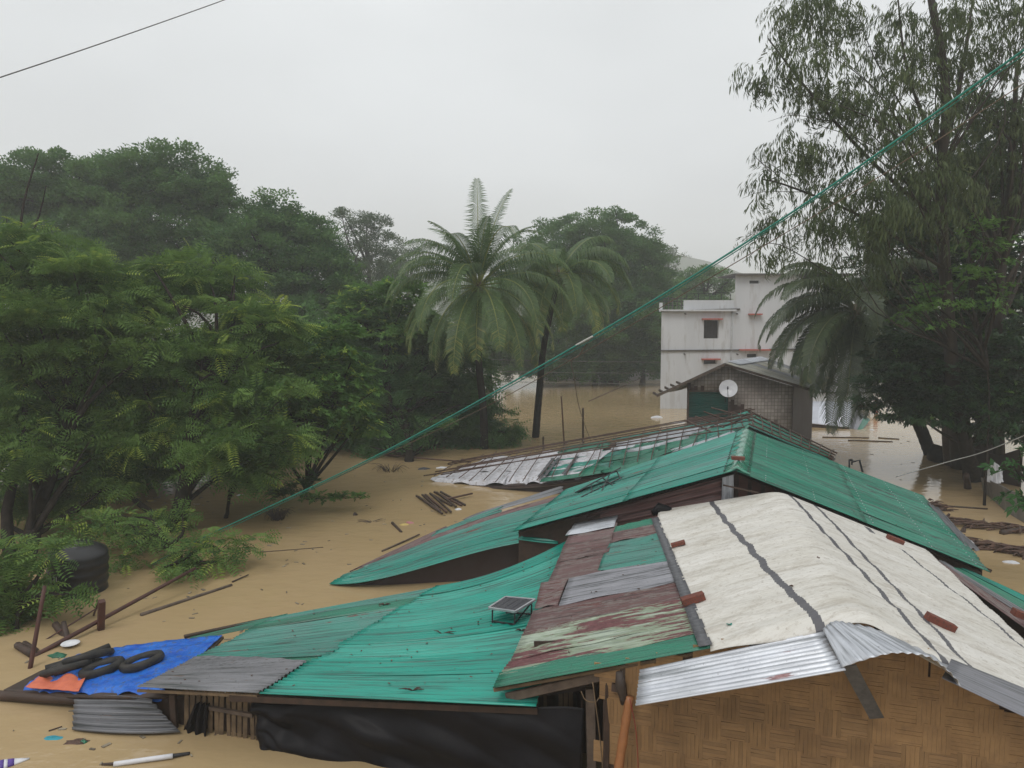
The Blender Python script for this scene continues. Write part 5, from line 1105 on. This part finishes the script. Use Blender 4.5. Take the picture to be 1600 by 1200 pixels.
pb = rf + (rb - rf) * .14; mk('brick', bar(pb + V3(-.14, .02, .13), pb + V3(.14, -.02, .12), .12, .08, bev=.006)[0], bar(pb, pb + V3(.1, 0, 0), .12, .08, bev=.006)[1], BRICK, None, label='red brick on the green ridge cap above the maroon gable', cat='brick', group='bricks weighing down the roofs')
mk('crumpled_rag', *tube(np.array([aL.at(1020, 806) + V3(0, 0, .05), aL.at(1032, 803) + V3(0, .1, .12), aL.at(1048, 800) + V3(0, 0, .06)]), [.07, .12, .05], 9), BLACKP, None, True, label='black crumpled rag at the back left corner of the tarpaulin', cat='rag')
lfm = leafm('fallen_leaf', (.02, .16, .10), (.02, .16, .10), (.02, .16, .10))
def flake(u, v, S, mat, r, label, name='plastic_scrap', cat='scrap'):
    p = S.at(u, v) + V3(0, 0, .075); V = [p]; k = 9
    for i in range(k): q = 6.283 * i / k; V.append(p + V3(math.cos(q), math.sin(q), 0) * r * random.uniform(.5, 1.2) + V3(0, 0, random.uniform(-.005, .03)))
    mk(name, np.array(V), [(0, 1 + i, 1 + (i + 1) % k) for i in range(k)], mat, None, label=label, cat=cat)
flake(1140, 985, aL, TEAL, .05, 'small torn green plastic scrap on the tarpaulin near its front left corner')
flake(1278, 880, aL, DEBRIS, .035, 'dark leaf on the tarpaulin near the ridge', 'dead_leaf', 'leaf')
flake(1236, 925, aL, DEBRIS, .03, 'dark curled leaf on the tarpaulin beside the single dark band', 'dead_leaf', 'leaf')

# solar panel on the bright teal roof
sp_ = dR.at(800, 968); SPn = thing('solar_panel', 'small solar panel on a metal frame on the bright teal roof', 'solar panel', sp_)
c4 = [W(u, v, dR.at(u, v + 25)[1]) for u, v in ((764, 950), (805, 956), (836, 937), (790, 933))]
cs = np.array(c4); ctr = cs.mean(0); pn = nrm(np.cross(cs[1] - cs[0], cs[3] - cs[0])); pn = pn if pn[2] > 0 else -pn
fr_ = MB()
for i in range(4): fr_.add(*bar(cs[i], cs[(i + 1) % 4], .035, .035 + .002 * (i % 2), up=pn))
PV = plain('solar_cells', (.015, .014, .022), (.02, .018, .03), 3, .2, 0, spec=.6)
mk('panel_frame', *fr_.out(), PALEM, SPn)
cell = ctr + (cs - ctr) * .97; mk('panel', np.vstack([cell + pn * .006, cell - pn * .012]), [(0, 1, 2, 3), (7, 6, 5, 4), (0, 4, 5, 1), (1, 5, 6, 2), (2, 6, 7, 3), (3, 7, 4, 0)], PV, SPn)
gl_ = MB()
for f in (.25, .5, .75):
    gl_.add(*bar(cell[0] + (cell[1] - cell[0]) * f + pn * .008, cell[3] + (cell[2] - cell[3]) * f + pn * .008, .006, .003, up=pn))
mk('cell_lines', *gl_.out(), METAL, SPn)
def foot(p, S, extra=0):
    u, v = proj(p); q = p.copy()
    for s in np.linspace(0, 1, 41):
        pass
    # drop straight down onto the surface
    best = None
    A_, B2 = np.meshgrid(np.linspace(0, 1, 81), np.linspace(0, 1, 81)); G_ = S(A_, B2); k = np.linalg.norm(G_[..., :2] - p[:2], axis=-1).argmin(); return V3(p[0], p[1], G_.reshape(-1, 3)[k][2])
for i, p in enumerate(cs):
    f_ = foot(p, dR); p2 = ctr + (p - ctr) * .85; f2_ = V3(p2[0], p2[1], f_[2])
    mk('leg', *bar(f2_, p2 - pn * .03, .028, .028, up=(1, 0, 0)), METAL, SPn)
for i in (0, 2): 
    a_, b_ = ctr + (cs[i] - ctr) * .85, ctr + (cs[(i + 1) % 4] - ctr) * .85; a_ = foot(a_, dR) + V3(0, 0, .04); b_ = foot(b_, dR) + V3(0, 0, .04); mk('brace', *bar(a_, b_, .025, .025), METAL, SPn)
a_, b_ = foot(ctr + (cs[1] - ctr) * .85, dR) + V3(0, 0, .05), ctr + (cs[2] - ctr) * .85; mk('brace', *bar(a_, b_ - V3(0, 0, .04), .02, .02), METAL, SPn)

# tilted solar panel frame on the green roof, seen edge-on
T2 = thing('tilted_solar_frame', 'tilted solar panel seen edge-on on the left slope of the green roof', 'solar panel', bL.at(930, 775))
q0, q1 = bL.at(900, 772) + V3(0, 0, .05), bL.at(945, 775); q1 = W(966, 733, q0[1] + .5); wv = nrm(q0 - V3(0, 0, CH))
mk('panel', *bar((q0 + q1) / 2 + wv * .0 - (q1 - q0) / 2, q1, .5, .035, up=nrm(np.cross(q1 - q0, wv))), METAL, T2)
for (u0, v0, f) in ((925, 772, .35), (958, 760, .62), (970, 750, .95)):
    g0 = bL.at(u0, v0) + V3(0, 0, .02); mk('leg', *bar(g0, q0 + (q1 - q0) * f, .025, .025), METAL, T2)
g0, g1 = bL.at(908, 779) + V3(0, 0, .04), bL.at(972, 748) + V3(0, 0, .04); mk('base_rail', *bar(g0, g1, .03, .03), METAL, T2)
mk('brace', *bar(bL.at(940, 769) + V3(0, 0, .03), q0 + (q1 - q0) * .8, .02, .02), METAL, T2)
mk('brace', *bar(bL.at(962, 757) + V3(0, 0, .03), q0 + (q1 - q0) * .45, .02, .02), METAL, T2)

# black ribbed water tank at the left, half sunk
tk = thing('water_tank', 'big black ribbed water tank half sunk among the branches at the left', 'water tank', Z(95, 938) + V3(0, .7, 0))
tb = np.array(WL[tk]); n_ = 40; axis = nrm(V3(.10, -.05, 1)); _, a1, b1 = frame(axis, (0, 1, 0)); V = []; prof = []
for k in range(33):
    h = -.8 + 1.95 * k / 32; r_ = .66 + .018 * math.sin(h * 26) - (0 if h < .92 else (h - .92) ** 2 * 5); prof.append((h, max(.2, r_)))
prof += [(1.16, .2), (1.24, .2), (1.25, .02)]
for (h, r_) in prof:
    for i in range(n_): q = 6.283 * i / n_; V.append(tb + axis * h + (a1 * math.cos(q) + b1 * math.sin(q)) * r_)
m_ = len(prof); F = [(j * n_ + i, j * n_ + (i + 1) % n_, (j + 1) * n_ + (i + 1) % n_, (j + 1) * n_ + i) for j in range(m_ - 1) for i in range(n_)]
mk('tank_body', np.array(V), F, plain('tank_plastic', (.012, .012, .014), (.02, .02, .022), 3, .4, .15, 10), tk, True)
cu = bpy.data.curves.new('lettering', 'FONT'); cu.body = 'GAZI'; cu.size = .19; cu.extrude = .002; cu.align_x = 'CENTER'; cu.materials.append(plain('faded_white_paint', (.5, .5, .48)))
tmp_ = bpy.data.objects.new('tmp', cu); to = bpy.data.objects.new('lettering', bpy.data.meshes.new_from_object(tmp_)); bpy.data.objects.remove(tmp_); COL.objects.link(to); to.parent = tk
tp = W(70, 905, 20) ; dirv = nrm(V3(-.35, -.94, 0)); P_ = V3(tb[0], tb[1], 0) + dirv * .705; pz = W(76, 909, P_[1])[2]
to.location = V3(P_[0], P_[1], pz) - tb; to.rotation_euler = (math.radians(90), 0, math.atan2(dirv[0], -dirv[1]) )

# poles, beams and posts standing in the water
def stick(label, p0, p1, r, mat=LATH, name='bamboo_pole', cat='pole', taper=.8, bend=0., group=None, square=False):
    if square: return mk(name, *bar(p0, p1, r * 2, r * 2, bev=r * .2), mat, None, label=label, cat=cat, group=group)
    return mk(name, *pole(p0, p1, r, taper, 0, bend, 7), mat, None, True, label=label, cat=cat, group=group)
stick('thin rusty upright rod at the left in front of the water tank', Z(44, 1062, -.2), W(70, 915, 14.6), .045, WOODR, 'upright_rod')
stick('short square wooden post standing in the water left of the blue tarpaulin', Z(157, 1003, -.3), W(159, 939, 15.8), .065, WOODR, 'wooden_post', 'post', square=True)
stick('long slanting beam rising out of the water from the wooden post towards the bush', Z(52, 1026, .0), W(305, 888, 18.6), .05, WOODR, 'slanting_beam', 'beam')
stick('thin red slanting rail beside the wooden post', W(55, 1010, 15.3), W(155, 948, 16.2), .018, WOODR, 'thin_rail', 'rail')
stick('short prop leaning on the wooden post', Z(145, 965, -.1), W(155, 938, 16), .025, WOODR, 'prop', 'post')
stick('dark forked log end sticking up near the slanting beam', Z(108, 1002, -.1), W(86, 975, 15.9), .09, WOODD, 'log', 'log')
stick('dark short log leaning against the forked log', Z(106, 1003, -.1), W(99, 972, 15.8), .07, WOODD, 'log', 'log')
stick('dark blunt log at the foot of the rusty rod', Z(52, 1022, .05), W(27, 1008, 15.0), .09, WOODD, 'log', 'log')
stick('second blunt log at the foot of the rusty rod', Z(56, 1018, .0), W(38, 1005, 15.2), .07, WOODD, 'log', 'log')
stick('long grey pole floating on the brown water above the teal roof', Z(220, 961, .02), Z(362, 914, .02), .045, WOODG, 'floating_pole')
stick('thin twig floating at the tip of the long grey pole', Z(363, 909, .02), Z(388, 898, .04), .02, WOODD, 'floating_twig', 'twig')
stick('floating stick just off the sinking teal roof', Z(597, 861, .02), Z(655, 835, .05), .03, WOODG, 'floating_stick', 'stick')
stick('short dark stick floating upper left of the sinking teal roof', Z(613, 817, .03), Z(627, 831, .02), .05, WOODD, 'floating_stick', 'stick')
stick('thin pale reed floating left of centre', Z(400, 863, .02), Z(505, 855, .02), .012, WOODG, 'reed', 'reed')
stick('slim upright pole in the water, left of two beyond the lath roof', Z(882, 702, -.2), W(877, 619, 39.2), .045, LATH, 'upright_pole')
stick('darker upright pole with a cord tied to it, right of two beyond the lath roof', Z(911, 697, -.2), W(911, 638, 39.5), .065, WOODD, 'upright_pole')
stick('stubby stake sticking out behind the white sacks', Z(849, 706, -.2), W(849, 683, 37), .06, WOODD, 'stake', 'post')
stick('slanting pole out on the open water before the far bank', W(920, 627, 50), W(1003, 590, 56), .035, WOODD, 'slanting_pole')
stick('long thin pole floating on the right channel', Z(1450, 789, .02), Z(1543, 795, .03), .035, WOODD, 'floating_pole')
stick('dark pole end standing at the right eave of the green roof', Z(1504, 832, 0), W(1512, 817, 25), .08, WOODD, 'stake', 'post')
stick('chunky stake behind the right slope of the green roof', Z(1478, 812, 0), W(1484, 804, 26), .09, WOODD, 'stake', 'post')
for (u0, v0, u1, v1, l_) in ((1285, 683, 1358, 684, 'thin floating pole nearest to the dish house'), (1325, 688, 1395, 690, 'floating pole drifting in mid channel'), (1372, 684, 1405, 686, 'short floating pole at the right of the pole drift')):
    stick(l_, Z(u0, v0, .02), Z(u1, v1, .02), .035, LATH, 'floating_pole')
# white-wrapped pole, patterned white bag, plastic bits at the lower left
wp = thing('white_pole', 'white-wrapped pole floating at the bottom edge left of the black plastic wall', 'pole', Z(230, 1188, 0))
mk('wrapping', *pole(Z(178, 1194, .03), Z(270, 1181, .05), .038, 1, 0, 0, 8), WHITE, wp, True); mk('bare_end', *pole(Z(160, 1195, .0), Z(179, 1193, .03), .025), WOODD, wp, True); mk('bare_end', *pole(Z(269, 1181, .04), Z(297, 1177, .02), .03), METAL, wp, True)
bg_ = thing('white_bag', 'white plastic bag with purple bands floating in the bottom left corner', 'bag', Z(15, 1192, 0))
p0, p1 = Z(-40, 1204, .03), Z(46, 1184, .02)
for f0, f1, r0_, r1_, m_ in ((0, .45, .13, .12, WHITE), (.45, .53, .121, .116, PURPLE), (.53, .60, .115, .105, WHITE), (.60, .72, .106, .085, PURPLE), (.72, 1, .083, .015, WHITE)):
    a_, b_ = p0 + (p1 - p0) * f0, p0 + (p1 - p0) * f1; Vv, Ff = tube([a_, b_], [r0_, r1_], 12); Vv[:, 2] = .0 + (Vv[:, 2]) * .5; mk('bag_panel', Vv, Ff, m_, bg_, True)
def blob(label, u, v, rx, ry, h, mat, name, cat, z=0., d=None, seed=0):
    c = Z(u, v, z) if d is None else W(u, v, d); n1, n2 = 14, 7; V = []; r = np.random.default_rng(seed + int(u))
    ph = r.uniform(0, 6, 4)
    for j in range(n2):
        f = j / (n2 - 1) * math.pi / 2
        for i in range(n1):
            q = 6.283 * i / n1; k = 1 + .22 * math.sin(2 * q + ph[0]) + .14 * math.sin(5 * q + ph[1]) + .1 * math.sin(9 * q + ph[2] + j)
            V.append(c + V3(math.cos(q) * rx * k * math.cos(f), math.sin(q) * ry * k * math.cos(f), h * math.sin(f) * (1 + .2 * math.sin(3 * q + ph[3])) - .01))
    F = [(j * n1 + i, j * n1 + (i + 1) % n1, (j + 1) * n1 + (i + 1) % n1, (j + 1) * n1 + i) for j in range(n2 - 1) for i in range(n1)]
    return mk(name, np.array(V), F, mat, None, True, label=label, cat=cat)
blob('green plastic bowl floating bottom up near the rusty rod', 90, 1025, .16, .12, .07, GREENP, 'plastic_bowl', 'bowl')
pc = Z(110, 1008, .02)
V = []; pr_ = [(.0, .0), (.08, .0), (.12, .02), (.17, .045), (.175, .04)]
for (r_, z_) in pr_:
    for i in range(20): q = 6.283 * i / 20; V.append(pc + V3(math.cos(q) * r_, math.sin(q) * r_, z_))
mk('white_plate', np.array(V), [(j * 20 + i, j * 20 + (i + 1) % 20, (j + 1) * 20 + (i + 1) % 20, (j + 1) * 20 + i) for j in range(4) for i in range(20)], WHITE, None, True, label='white plate floating beside the slanting beam', cat='plate', solid=.004)
blob('turquoise plastic sheet scrap floating left of the hanging grey tin', 83, 1153, .15, .10, .02, CYANP, 'plastic_scrap', 'scrap')
blob('dark tangle with green net floating below the hanging grey tin', 120, 1159, .22, .08, .035, DEBRIS, 'tangled_net', 'net')
blob('green net scrap caught in the dark tangle', 130, 1160, .06, .04, .05, GREENP, 'net_scrap', 'scrap')
stick('twig with a pale end floating left of the hanging grey tin', Z(76, 1142, .01), Z(97, 1135, .02), .012, WOODD, 'floating_twig', 'twig')
# bundle of bamboo, dead shrub, branch
bd = thing('bamboo_bundle', 'raft of dark bamboo sticks floating before the white sack roof', 'bamboo bundle', Z(690, 788, 0))
for k in range(9):
    u0, v0 = 652 + k * 4.6 + random.uniform(-2, 2), 776 - k * .9 + random.uniform(-2, 2); mk('stick', *pole(Z(u0, v0, .04 + .03 * (k % 3)), Z(u0 + 36 + random.uniform(-12, 12), v0 + 24 + random.uniform(-7, 5), .04 + .04 * (k % 2)), .045, .9), WOODD if k % 3 else LATH, bd, True)
mk('stick', *pole(Z(697, 780, .1), Z(738, 771, .12), .04, .9), LATH, bd, True)
def twigs(label, u, v, R, n, h, name='dead_shrub', cat='shrub', mat=WOODD, r=.012):
    c = Z(u, v, 0); mb = MB()
    for k in range(n):
        a = random.uniform(0, 6.28); p = c + V3(math.cos(a), math.sin(a), 0) * R * random.uniform(0, .4); e_ = c + V3(math.cos(a) * R, math.sin(a) * R * .6, 0) * random.uniform(.5, 1.2) + V3(0, 0, random.uniform(0, h)); m_ = (p + e_) / 2 + V3(random.uniform(-.1, .1), 0, h * .6)
        mb.add(*tube(curve([p, m_, e_], 5), np.linspace(r, r * .4, 5), 4))
    return mk(name, *mb.out(), mat, None, True, label=label, cat=cat)
twigs('dead brown shrub clump floating left of centre under the cable', 433, 812, .55, 60, .35)
twigs('bare twiggy branch floating in front of the dark thicket', 610, 736, .9, 26, .3, 'bare_branch', 'branch')
twigs('thin tangle of grass stems floating between the cable and the sinking roof', 582, 815, .5, 14, .05, 'grass_tangle', 'grass', WOODG, .008)
tree('floating_branch', 'leafy green branch floating at the foot of the young mango tree', Z(530, 778), [B_(495, 778, 26.2, 18, 4, 10), B_(530, 777, 26.2, 18, 4, 8), B_(560, 776, 26.2, 14, 4, 8)], TBRO, L_YOUNG, .28, .2, 7, r0=.02, limbs=0, trunk=[Z(480, 780, .02), Z(510, 778, .03), Z(540, 778, .03), Z(575, 777, .03)], cat='branch', under=-.1)
tree('hanging_foliage', 'low leaves trailing on the water right of the young mango trunk', Z(490, 765), [B_(485, 755, 27.2, 14, 8), B_(440, 770, 26.8, 18, 8), B_(400, 760, 26.8, 20, 10)], TBRO, L_DARK, .34, .3, 10, r0=.03, limbs=0, cat='branch', trunk=[Z(480, 780, 0), W(480, 765, 27.2), W(490, 750, 27.2)])
blob('dark coconut husk floating left of the bamboo raft', 555, 805, .07, .07, .1, WOODD, 'coconut_husk', 'husk')
blob('dark plastic bag floating left of the white sack roof', 662, 733, .25, .15, .08, plain('dark_bag', (.04, .045, .06)), 'plastic_bag', 'bag')
blob('white plastic bag drifting near the tip of the lath roof', 690, 731, .28, .12, .06, WHITE, 'plastic_bag', 'bag')
for (u, v, m_, l_) in ((640, 817, plain('pink_scrap', (.5, .2, .22)), 'pinkish litter scrap floating left of the sinking roof'), (632, 820, plain('yellow_scrap', (.6, .45, .15)), 'yellow litter scrap next to the pinkish one'), (716, 796, WHITE, 'white foam bit caught on the bamboo raft'), (180, 779, WHITE, 'white sack caught under the trees at the left'), (235, 783, plain('yellow_scrap', (.6, .45, .15)), 'yellow sack caught under the trees at the left'), (1362, 672, WHITE, 'white litter by the tin shed'), (375, 774, WHITE, 'white bag caught by the small feathery tree')):
    blob(l_, u, v, .14, .09, .05, m_, 'floating_litter', 'litter')
blob('white foam block floating left of the white building foot', 1026, 653, .35, .22, .14, WHITE, 'foam_block', 'foam block')
blob('floating boat-like white scrap at the dish house corner', 1060, 661, .5, .15, .10, WHITE, 'floating_scrap', 'scrap')
# fine litter
mb = MB(); r = np.random.default_rng(31)
for (u0, u1, v0, v1, n_) in ((780, 1030, 612, 690, 46), (760, 960, 692, 712, 60), (420, 760, 715, 900, 70), (150, 480, 770, 1000, 60), (100, 330, 775, 790, 60), (1280, 1500, 660, 830, 60), (0, 300, 1020, 1200, 26)):
    for k in range(n_):
        p = Z(r.uniform(u0, u1), r.uniform(v0, v1), .008); s = r.uniform(.015, .06) * (1 + .04 * np.linalg.norm(p[:2] - 0) / 4); a = r.uniform(0, 6.28); d = V3(math.cos(a), math.sin(a), 0) * s; mb.add(*bar(p - d, p + d, s * r.uniform(.4, 1), .012))
mk('surface_litter', *mb.out(), plain('pale_flecks', (.34, .29, .21), (.06, .045, .03), 1.9, .7, 0), None, kind='stuff', label='small flecks of litter and foam spread on the flood water', cat='litter')
# debris heaps on the right channel
def heap(label, pts, n, L_, name='debris_raft', cat='debris'):
    mb = MB(); c = np.mean([Z(*p) for p in pts], 0); root = thing(name, label, cat, V3(c[0], c[1], 0))
    P = curve([Z(*p) for p in pts], 40)
    for k in range(n):
        p = P[random.randrange(40)] + V3(random.uniform(-.25, .25), random.uniform(-.45, .45), random.uniform(.0, .14)); a = random.gauss(0, .35); d = V3(math.cos(a), math.sin(a), random.uniform(-.15, .15)) * random.uniform(.3, 1) * L_
        mb.add(*tube(curve([p - d / 2, p + V3(0, 0, .03), p + d / 2], 4), [.012, random.uniform(.02, .06), .02, .01], 5))
    mk('wet_leaves', *mb.out(), DEBRIS, root, True)
heap('brown debris raft by the tin fence foot', [(1480, 818), (1520, 822), (1560, 826), (1600, 830)], 90, .8)
heap('brown debris raft off the right corner of the green roof', [(1500, 848), (1540, 856), (1580, 862), (1620, 868)], 110, .8)
heap('thin reddish debris streak behind the right slope of the green roof', [(1450, 790), (1465, 793), (1475, 797)], 26, .5)
stick('dark log drifting by the tin fence foot', Z(1565, 833, .04), Z(1612, 824, .08), .09, WOODD, 'log', 'log')
blob('white plastic litter on the brown debris off the green roof corner', 1580, 879, .2, .12, .06, WHITE, 'floating_litter', 'litter')
blob('round white bottle end on the grey tin at the right eave of the green roof', 1514, 848, .09, .09, .09, WHITE, 'bottle', 'bottle', d=20.3)
# chair frame
CHR = thing('metal_chair', 'dark metal chair frame sticking out of the water behind the green roof', 'chair', Z(1335, 735))
mk('frame', *tube([W(1327, 738, 33), W(1327, 718, 33)], .04, 6), METAL, CHR, True); mk('frame', *tube([W(1331, 726, 33.3), W(1331, 722, 33.3), W(1343, 719, 33.3), W(1349, 742, 33)], .045, 6), METAL, CHR, True); mk('frame', *tube([W(1327, 719, 33), W(1332, 719, 33.1)], .05, 6), METAL, CHR, True)
mk('leg', *tube([W(1349, 741, 33), Z(1350, 745, -.2)], .045, 6), METAL, CHR, True)
mk('leg', *tube([W(1327, 737, 33), Z(1327, 745, -.2)], .045, 6), METAL, CHR, True)
# white rag on the fence post
cl = Surf([[W(1541, 752, 27.9), W(1556, 756, 27.5), W(1567, 753, 27.3)], [W(1545, 733, 28.0), W(1553, 722, 27.7), W(1566, 736, 27.4)]])
a, b2 = np.meshgrid(np.linspace(0, 1, 30), np.linspace(0, 1, 20), indexing='ij'); P = cl(a, b2); P[..., 1] += .12 * wob(77, a * 9, b2 * 7, 6) + .05 * np.sin(a * 22)
mk('rag', P.reshape(-1, 3), grid_faces(30, 20), WHITE, None, True, solid=.01, label='white plastic rag draped over the fence post', cat='rag')
# cables
def cable(label, pts, r, mat, sag=0, name='cable', cat='cable', n=60, group=None, wob_=0):
    c = curve(pts, n)
    if wob_: c = c + rng.normal(size=c.shape) * wob_
    return mk(name, *tube(c, r, 6), mat, None, True, label=label, cat=cat, group=group)
cpts = [W(1700, 5, 11.2), W(1600, 78, 12), W(1225, 340, 14), W(928, 524, 16), W(600, 706, 18.5), W(330, 834, 20.5), W(236, 882, 20.2)]
cable('thick green cable running from the upper right down to the bush at the left', cpts, .018, CABLE, name='green_cable', n=90)
cp2 = [p + V3(0, .05, -.05 - .03 * (i % 2)) for i, p in enumerate(cpts)]; cable('dark thin line twisted just below the green cable', cp2, .009, CABLE, name='thin_cable', n=90)
cable('brown sagging cord under the green cable from the right tree to the thicket', [W(1600, 130, 13.5), W(1400, 260, 14), W(1150, 410, 15), W(940, 535, 16.5), W(760, 635, 18.5), W(560, 730, 20.5), W(380, 815, 21.5)], .010, plain('brown_cord', (.12, .085, .055)), name='sagging_cord')
cable('single dark wire crossing the upper left corner of the sky', [W(-60, 140, 14), W(0, 121, 15), W(175, 62, 18), W(350, 0, 22), W(420, -28, 24)], .012, WIRE, name='wire')
cable('thin pale wire at the right above the tin fence', [W(1400, 745, 26), W(1480, 722, 25), W(1540, 705, 24), W(1640, 664, 22)], .016, plain('pale_wire', (.4, .4, .38)), name='wire')
for i, (v0, v1, l_) in enumerate(((563, 566, 'topmost of three wires strung before the far bank'), (581, 583, 'middle of three wires strung before the far bank'), (597, 600, 'lowest of three wires strung before the far bank'))):
    cable(l_, [W(780 if i else 765, v0 - 1, 62), W(900, v0 + 1.5, 60), W(1032, v1, 57)], .022, WIRE, name='wire')
cable('pale taped joint of the green cable with a loose drop cord', [W(926, 525.5, 15.96), W(912, 533, 16.1), W(900, 539.5, 16.2)], .021, plain('pale_tape', (.5, .5, .47)), name='cable_joint')
cable('loose brown drop cord hanging from the cable joint to the upright pole', [W(920, 532, 16.2), W(905, 555, 16.6), W(893, 565, 17), W(897, 590, 22), W(906, 640, 30), W(925, 695, 38)], .014, plain('brown_cord', (.12, .085, .055)), name='drop_cord')
cable('thin brown cord from the top of the joint cord to the left', [W(893, 565, 17), W(880, 561, 17), W(860, 563, 17)], .008, plain('brown_cord', (.12, .085, .055)), name='drop_cord')
# twigs, nails and leaf litter lying on the tin
twg = [(602, 947, dR if False else dL, .08), (690, 993, dR, .10), (640, 1082, dR, .08)]
def rooflitter(u, v, S, R, n, label):
    c = S.at(u, v); mb = MB()
    for k in range(n):
        a = random.uniform(-.6, .6) + (3.14 if k % 2 else 0); p = c + V3(0, 0, .02); e_ = c + V3(math.cos(a), math.sin(a) * .5, 0) * R * random.uniform(.4, 1) + V3(0, 0, random.uniform(.02, .06)); mb.add(*tube([p, (p + e_) / 2 + V3(0, 0, .02), e_], [.008, .012, .004], 5))
    mk('twig_litter', *mb.out(), WOODD, None, True, label=label, cat='twigs')
rooflitter(601, 947, dL, .13, 16, 'small dark nest-like clump of twigs on the far edge of the teal roof')
rooflitter(690, 992, dR, .35, 3, 'thin long twig lying in the middle of the bright teal roof')
rooflitter(645, 1081, dR, .22, 5, 'flattened twigs near the front edge of the bright teal roof')
rooflitter(815, 988, dR, .12, 14, 'dark leaf clump behind the legs of the small solar panel')
rl = MB(); r = np.random.default_rng(12)
for (S, n_) in ((dR, 60), (dL, 24), (cS, 34), (bL, 60), (bR, 60), (aL, 26)):
    for k in range(n_):
        s, t_ = r.uniform(.04, .96 if S is not aL else .5, 1)[0], r.uniform(.04, .96); p = S(s, t_) + S.normal(np.array(s), np.array(t_)) * .035; a = r.uniform(0, 6.28); q = r.uniform(.008, .022); d = V3(math.cos(a) * q, math.sin(a) * q, 0); rl.add(*bar(p - d, p + d, q, .006))
mk('leaf_litter', *rl.out(), DEBRIS, None, kind='stuff', label='small dark leaf crumbs scattered over the tin roofs', cat='leaf litter')
# rows of nail heads on the green right slope
nl = MB()
for s in (.12, .32, .55, .78, .95):
    for k in range(26):
        p = bR(s, .02 + k * .038) + V3(0, 0, .03); nl.add(*tube([p, p + V3(0, 0, .012)], [.014, .008], 5))
mk('roof_nails', *nl.out(), PALEM, B, kind='stuff')

for (u0, v0) in ((1068, 553), (1150, 553), (1068, 490), (1148, 490)):
    mk('drain_spout', *tube([V3(gx(u0), dG, gz(v0)), V3(gx(u0), dG - .35, gz(v0) - .03)], .05, 7), CONCD, G, True)
mk('drain_pipe', *tube([V3(gx(1141), dG - .06, gz(487)), V3(gx(1141), dG - .06, .1)], .05, 7), plain('pale_pipe', (.42, .42, .42)), G, True)

# ---- rain haze
mh = bpy.data.materials.new('rain_haze'); mh.use_nodes = True; t = mh.node_tree; t.nodes.clear(); o = t.nodes.new('ShaderNodeOutputMaterial'); pv = t.nodes.new('ShaderNodeVolumePrincipled')
pv.inputs['Color'].default_value = (.93, .95, .96, 1); pv.inputs['Density'].default_value = .0016; pv.inputs['Anisotropy'].default_value = .2
t.links.new(pv.outputs[0], o.inputs['Volume'])
V, F = box(V3(0, 480, 28), 2000, 1200, 64)
mk('haze', V, F, mh, None, kind='stuff', label='thin rain haze over the whole flooded place', origin=V3(0, 480, -4))
